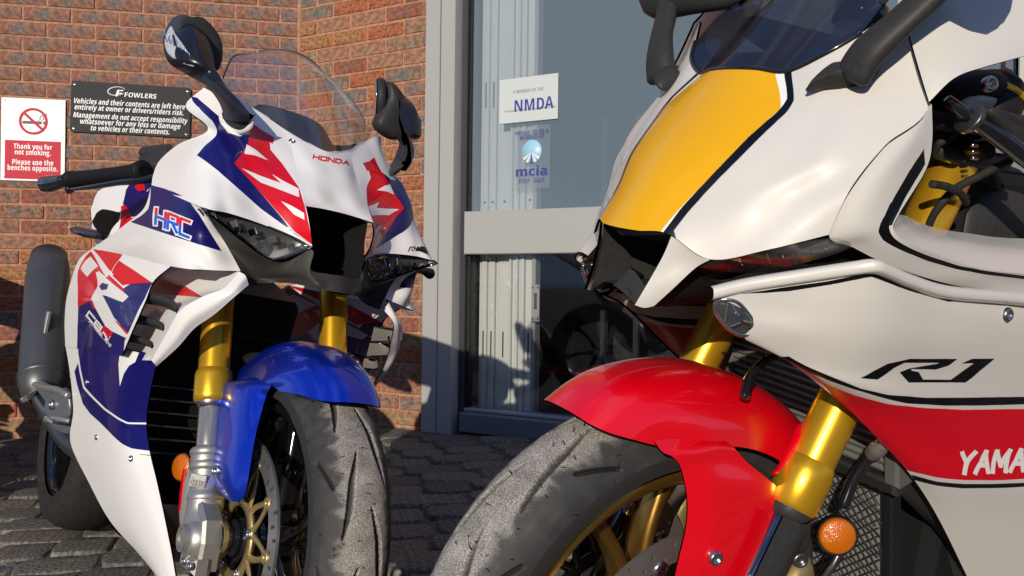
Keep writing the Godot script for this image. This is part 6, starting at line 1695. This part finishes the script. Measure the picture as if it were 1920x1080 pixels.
	# fork
	for s in [-1.0, 1.0]:
		var mz := Vector3(1, 1, s)
		var ax := func(y: float) -> Vector3: return Vector3(-0.12 - (y - 0.5) * 0.478, y, 0.115) * mz
		var leg := put("fork_leg", tube(PackedVector3Array([ax.call(0.545), ax.call(0.55), ax.call(0.7), ax.call(1.0)]), [0.0275, 0.0275, 0.0275, 0.0275], 30, 1), M.gold_fork, b)
		put("fork_collar", tube(PackedVector3Array([ax.call(0.494), ax.call(0.498), ax.call(0.522), ax.call(0.535), ax.call(0.548)]), [0.028, 0.0305, 0.0322, 0.0322, 0.029], 30, 1), M.gold_fork, leg)
		put("dust_seal", tube(PackedVector3Array([ax.call(0.485), ax.call(0.497)]), [0.026, 0.0285], 24, 1), M.black_satin, leg)
		put("fork_stanchion", tube(PackedVector3Array([ax.call(0.3), ax.call(0.49)]), [0.0215, 0.0215], 24, 1), M.chrome_dark, leg)
		put("fork_guard", surf(PackedVector3Array([ax.call(0.485) + Vector3(-0.03, 0, 0.018 * s), ax.call(0.485) + Vector3(0.0, 0, 0.029 * s), ax.call(0.485) + Vector3(0.03, 0.01, 0.02 * s), ax.call(0.4) + Vector3(-0.03, 0, 0.018 * s), ax.call(0.4) + Vector3(0, 0, 0.029 * s), ax.call(0.4) + Vector3(0.03, 0.01, 0.02 * s), ax.call(0.29) + Vector3(-0.03, 0, 0.018 * s), ax.call(0.29) + Vector3(0, 0, 0.029 * s), ax.call(0.29) + Vector3(0.03, 0.01, 0.02 * s)]), 3, 4, 0.003), M.black_satin, leg)
		var cal := put("brake_caliper", pillow(PackedVector3Array([Vector3(-0.18, 0.42, 0.098 * s), Vector3(-0.14, 0.4, 0.1 * s), Vector3(-0.11, 0.33, 0.1 * s), Vector3(-0.12, 0.275, 0.1 * s), Vector3(-0.17, 0.26, 0.1 * s), Vector3(-0.2, 0.33, 0.098 * s)]), Vector3(0, 0, s), 0.03, 0.02, 4, 3.0), M.gold_cast, b)
		bolt("caliper_bolt", Vector3(-0.16, 0.36, 0.128 * s), Vector3(0, 0, s), 0.009, cal, M.steel)
		put("upper_yoke", slab(0.075, 0.03, 0.08, Transform3D(Basis(Vector3(0, 0, 1), -0.42), ax.call(0.97)), 0.006), M.black_satin, leg)
		put("lower_yoke", slab(0.08, 0.04, 0.08, Transform3D(Basis(Vector3(0, 0, 1), -0.42), ax.call(0.8) + Vector3(-0.04, 0, 0)), 0.006), M.black_satin, leg)
	put("yoke", slab(0.09, 0.03, 0.2, Transform3D(Basis(Vector3(0, 0, 1), -0.42), Vector3(-0.36, 0.95, 0)), 0.006), M.black_satin, b)
	# fork top and handlebar seen through the opening in the fairing
	var ft := Vector3(-.3482, 1.0124, -.135)
	var up := Vector3(-0.43, 0.9, 0)
	var cap := put("fork_cap", lathe([Vector2(0.034, -0.045), Vector2(0.036, -0.04), Vector2(0.036, -0.012), Vector2(0.031, -0.008), Vector2(0.031, 0.004), Vector2(0.026, 0.01), Vector2(0.0005, 0.012)], ft, up, 32), M.black_plastic, b)
	put("cap_ring", lathe([Vector2(0.0365, -0.016), Vector2(0.0375, -0.014), Vector2(0.0375, -0.009), Vector2(0.034, -0.007)], ft, up, 32), M.gold_fork, cap)
	put("adjuster", lathe([Vector2(0.011, 0.008), Vector2(0.011, 0.02), Vector2(0.0085, 0.024), Vector2(0.0005, 0.025)], ft, up, 6), M.copper, cap)
	bolt("clamp_bolt", Vector3(-.2666, 1.0068, -.172), Vector3(0.4, 0.2, -0.9), 0.009, cap, M.steel)
	put("clamp_arm", tube(v3s([-.2537, .9846, -.12, -.268, .9977, -.13, -.304, 1.0067, -.14, -.3502, 1.0083, -.14]), [0.016, 0.02, 0.022, 0.022], 12, 5), M.black_plastic, cap)
	put("bar_clamp", pillow(v3s([-.2581, .9856, -.145, -.3008, .9983, -.15, -.4109, .9943, -.14, -.4232, .9624, -.14, -.3375, .9605, -.15, -.2807, .9512, -.145]), Vector3(0.3, 0, -1), 0.012, 0.02, 3, 4.0), M.cast_pale, b)
	var lev := put("clutch_lever", tube(v3s([-.2006, .98, -.165, -.213, .9707, -.175, -.2425, .958, -.185, -.2728, .9456, -.195, -.3083, .9271, -.21, -.3614, .9025, -.23]), [0.007, 0.008, 0.009, 0.011, 0.011, 0.01], 12, 6), M.black_gloss, b)
	put("cable_adjuster", lathe([Vector2(0.006, -0.004), Vector2(0.0165, -0.004), Vector2(0.0175, -0.003), Vector2(0.0175, 0.003), Vector2(0.0165, 0.004), Vector2(0.006, 0.004)], Vector3(-.2244, .9629, -.181), Vector3(-.2494, .9529, -.187) - Vector3(-.2082, .9702, -.178), 24), M.steel_dark, lev)
	for k in 5: put("adjuster_thread", tube(PackedVector3Array([Vector3(-.2354, .9589, -.184) + (Vector3(-.2494, .9529, -.187) - Vector3(-.2354, .9589, -.184)) * (k / 5.0), Vector3(-.2354, .9589, -.184) + (Vector3(-.2494, .9529, -.187) - Vector3(-.2354, .9589, -.184)) * ((k + 0.6) / 5.0)]), [0.0062, 0.0062], 10), M.steel, lev)
	put("lever_pivot", pillow(v3s([-.2384, .9752, -.19, -.2753, .9739, -.2, -.3214, .9732, -.2, -.3387, .929, -.2, -.2836, .9467, -.195]), Vector3(0.2, 0.2, -1), 0.008, 0.02, 3, 4.0), M.black_satin, lev)
	put("switch_block", pillow(v3s([-.2702, .9398, -.16, -.2929, .946, -.165, -.3077, .93, -.165, -.2931, .9221, -.16]), Vector3(0.2, 0, -1), 0.01, 0.02, 2, 5.0), M.black_plastic, lev)
	for k in 3: put("switch_terminal", bar(Vector3(-.2531, .9364, -.172) + Vector3(-0.003, -0.007, 0) * k, Vector3(-.264, .9362, -.172) + Vector3(-0.003, -0.007, 0) * k, 0.002), M.steel, lev)
	for c in [[-.3246, .9263, -.18, -.2959, .9052, -.165, -.2724, .8851, -.15, -.2592, .8579, -.14, -.2627, .8279, -.13], [-.2106, .8878, -.16, -.2392, .8869, -.16, -.2714, .8815, -.158, -.3018, .8712, -.15], [-.2762, .9567, -.14, -.262, .9413, -.135, -.2557, .9355, -.13, -.2668, .9233, -.12], [-.3559, .9197, -.14, -.4152, .8957, -.12, -.4663, .8615, -.1, -.4636, .825, -.1]]:
		put("control_cable", tube(v3s(c), [0.0048, 0.0045], 10, 6), M.rubber, b)
	put("fairing_stay", tube(v3s([-.268, .9298, -.12, -.2918, .9262, -.13, -.3301, .9236, -.135, -.3986, .9259, -.13]), [0.011, 0.013, 0.012], 10, 4), M.black_satin, b)
	put("frame_spar", pillow(PackedVector3Array([Vector3(-0.4, 0.9, -0.1), Vector3(-0.42, 0.72, -0.1), Vector3(-0.9, 0.5, -0.12), Vector3(-1.0, 0.62, -0.12), Vector3(-0.7, 0.82, -0.11)]), Vector3(0, 0, -1), 0.03, 0.03, 3, 4.0), M.black_satin, b)
	put("fuel_tank", pillow(PackedVector3Array([Vector3(-0.5, 0.92, 0), Vector3(-0.6, 0.99, 0), Vector3(-0.8, 0.98, 0), Vector3(-1.0, 0.85, 0), Vector3(-0.95, 0.76, 0), Vector3(-0.55, 0.78, 0)]), Vector3(0, 0, 1), 0.14, 0.14), M.tank_grey, b)
	put("engine_block", slab(0.34, 0.34, 0.22, Transform3D(Basis(), Vector3(-0.62, 0.42, 0)), 0.02), M.black_matte, b)
	put("air_box", slab(0.3, 0.2, 0.22, Transform3D(Basis(), Vector3(-0.5, 0.82, 0)), 0.02), M.black_matte, b)
	put("seat", pillow(PackedVector3Array([Vector3(-0.98, 0.83, 0), Vector3(-1.2, 0.82, 0), Vector3(-1.5, 0.95, 0), Vector3(-1.5, 1.0, 0), Vector3(-1.1, 0.86, 0)]), Vector3(0, 0, 1), 0.12, 0.12), M.black_matte, b)
	var rw := put("rear_wheel", rim_mesh(0.226, 0.08), M.gold_rim, b)
	rw.position = Vector3(-1.4, 0.318, 0)
	for k in 10: put("spoke", spoke_mesh(0.03, 0.206, TAU * (k / 2) / 5.0 + (0.12 if k % 2 else -0.12), 0.22 if k % 2 else -0.22, 0.026, 0.05), M.gold_rim, rw)
	put("hub", lathe([Vector2(0.012, -0.075), Vector2(0.05, -0.07), Vector2(0.045, 0.0), Vector2(0.05, 0.07), Vector2(0.012, 0.075)], Vector3.ZERO, Vector3(0, 0, 1), 32), M.gold_rim, rw)
	put("tyre", lathe([Vector2(0.225, -0.085), Vector2(0.26, -0.097), Vector2(0.29, -0.088), Vector2(0.31, -0.06), Vector2(0.321, 0.0), Vector2(0.31, 0.06), Vector2(0.29, 0.088), Vector2(0.26, 0.097), Vector2(0.225, 0.085)], Vector3.ZERO, Vector3(0, 0, 1), 80), M.rubber, rw)
	# radiator above, oil cooler with its mesh below
	var rb := Basis(Vector3(0, 1, 0), PI / 2) * Basis(Vector3(1, 0, 0), 0.28)
	var rt := Transform3D(rb, Vector3(-0.262, 0.615, 0))
	var rad := put("radiator", slab(0.27, 0.2, 0.02, rt * Transform3D(Basis(), Vector3(0, 0, -0.006)), 0.002), M.black_matte, b)
	for k in 17:
		put("radiator_fin", slab(0.26, 0.0062, 0.008, rt * Transform3D(Basis(Vector3(1, 0, 0), 0.35), Vector3(0, -0.088 + k * 0.011, 0.008)), 0.0008), M.fin, rad)
	for s in [-1, 1]: put("radiator_tank", slab(0.022, 0.21, 0.035, rt * Transform3D(Basis(), Vector3(0.138 * s, 0, 0)), 0.004), M.fin_dark, rad)
	put("radiator_foot", slab(0.29, 0.02, 0.035, rt * Transform3D(Basis(), Vector3(0, -0.108, 0)), 0.004), M.steel_dark, rad)
	var ot := Transform3D(rb, Vector3(-0.335, 0.4, 0))
	var oil := put("oil_cooler", slab(0.205, 0.25, 0.012, ot * Transform3D(Basis(), Vector3(0, 0, -0.018)), 0.002), M.cooler, b)
	var net := SurfaceTool.new()
	net.begin(Mesh.PRIMITIVE_TRIANGLES)
	for i in range(-26, 27):
		for s in [-1.0, 1.0]:
			var c := i * 0.0135
			var p := PackedVector3Array()
			for k in 15:
				var y := -0.12 + 0.24 * k / 14.0
				var x: float = c + s * y * 1.05
				if absf(x) < 0.114: p.append(ot * Vector3(x, y, 0.002 * (1 if k % 2 else -1)))
			if p.size() > 1: tube_into(net, p, [0.0011, 0.0011], 4, 1, 1.0, Vector3(1, 0, 0))
	net.generate_normals()
	var nt := put("cooler_mesh", net.commit(), M.black_satin, oil)
	nt.set_meta("kind", "stuff")
	put("cooler_frame", slab(0.24, 0.02, 0.03, ot * Transform3D(Basis(), Vector3(0, 0.13, 0)), 0.003), M.black_plastic, oil)
	for s in [-1, 1]: put("cooler_frame", slab(0.016, 0.26, 0.022, ot * Transform3D(Basis(), Vector3(0.118 * s, 0, -0.004)), 0.003), M.black_plastic, oil)
	for s in [-1.0, 1.0]:
		put("inner_shroud", surf(v3s([-.2829, .5418, -.1419, -.3038, .5242, -.1479, -.3052, .5047, -.1204, -.3492, .4935, -.1419, -.3913, .4493, -.1118, -.4086, .4426, -.1376, -.4757, .3937, -.1032, -.4686, .3913, -.1307, -.5188, .3159, -.0946, -.5388, .326, -.1221, -.5729, .2135, -.086, -.6472, .2116, -.1118], s > 0), 2, 5, 0.003), M.shroud, b)
	for c in [[[-.2242, .5731, -.15, -.2322, .5515, -.13, -.2238, .5174, -.12, -.212, .4838, -.12], 0.008], [[-.1261, .6606, -.05, -.0933, .6564, -.06, -.0649, .6408, -.07, -.0494, .6221, -.08], 0.006], [[-.2242, .4182, -.12, -.2265, .3985, -.11, -.2141, .3739, -.1], 0.006]]:
		put("coolant_hose", tube(v3s(c[0]), [c[1], c[1]], 12, 6), M.black_gloss, b)
	put("hose_fitting", tube(v3s([-.2251, .5784, -.152, -.2274, .5652, -.142, -.2314, .5548, -.133]), [0.0095, 0.011, 0.009], 12, 4), M.cast_alu, b)
	var rf := Vector3(-.1853, .4572, -.138)
	var refl := put("reflector", lathe([Vector2(0.0005, 0.007), Vector2(0.019, 0.006), Vector2(0.0215, 0.003), Vector2(0.0222, 0.0)], rf, Vector3(0.6, 0.1, -0.8), 32), M.amber, b)
	put("reflector_case", lathe([Vector2(0.0245, 0.001), Vector2(0.0245, -0.008), Vector2(0.0005, -0.01)], rf, Vector3(0.6, 0.1, -0.8), 32), M.black_satin, refl)
	put("reflector_stay", tube(v3s([-.206, .4258, -.13, -.2004, .4103, -.128, -.1961, .3872, -.12]), [0.004, 0.005], 8, 4), M.steel_dark, refl)
	bolt("stay_bolt", Vector3(-.147, .4238, -.12), Vector3(0.4, 0, -0.9), 0.01, refl, M.steel_dark)
	# mudguard
	var fm := put("mudguard", fender(deg_to_rad(63.5), deg_to_rad(134), 0.347, 0.088, 0.30), M.red_gloss, b)
	for s in [1.0, -1.0]:
		var lg := v3s([.081,.5951,-.0611,.0463,.6025,-.0611,.0056,.6059,-.0611,-.0295,.6046,-.0611] + [.0706,.5702,-.0803,.042,.576,-.0803,.0103,.579,-.0803,-.0216,.5784,-.0803] + [.058, .5634, -.0872, .0309, .5673, -.0915, -.0038, .5709, -.093, -.0281, .5692, -.0945, .045, .5507, -.0895, .0153, .5534, -.095, -.0204, .553, -.097, -.0478, .5514, -.1, .0343, .5181, -.095, .0017, .524, -.104, -.0455, .5232, -.108, -.1078, .5074, -.112, .0314, .4844, -.098, -.0019, .4872, -.108, -.0485, .48, -.114, -.0943, .4743, -.116, .0382, .4389, -.1, .0022, .4363, -.11, -.0448, .4272, -.116, -.0812, .4258, -.118, .0435, .3821, -.1, .0113, .3776, -.11, -.0356, .3679, -.116, -.064, .3698, -.118], s > 0)
		put("mudguard_leg", surf(lg, 4, 6, 0.003, Vector3(-0.05, 0.45, 0)), M.red_gloss, fm)
		var arm := v3s([-.0135, .5789, -.086, -.0704, .5787, -.09, -.1219, .5758, -.094, -.1452, .5836, -.093, -.0146, .5719, -.088, -.0666, .5759, -.094, -.1103, .5735, -.098, -.1276, .5701, -.1, -.1027, .5722, -.1, -.1077, .5567, -.102, -.1046, .5445, -.104, -.0904, .5353, -.107], s > 0)
		var rail := PackedVector3Array([arm[3], arm[7], arm[10], arm[11]])
		put("mudguard_strut", tube(rail, [0.012, 0.008, 0.005, 0.005], 10, 5, 0.5, Vector3(1, 0, 0)), M.red_gloss, fm)
		bolt("mudguard_bolt", Vector3(-.0048, .4471, -.115) * Vector3(1, 1, -s), Vector3(0.2, 0, s), 0.0085, fm, M.steel)
	front_wheel(b, Vector3(0, 0.298, 0), M.gold_rim, M.tread, 0.17, 0.1, deg_to_rad(-20), deg_to_rad(130), -1.0, true, 0.0034, 1.0, 60, false)
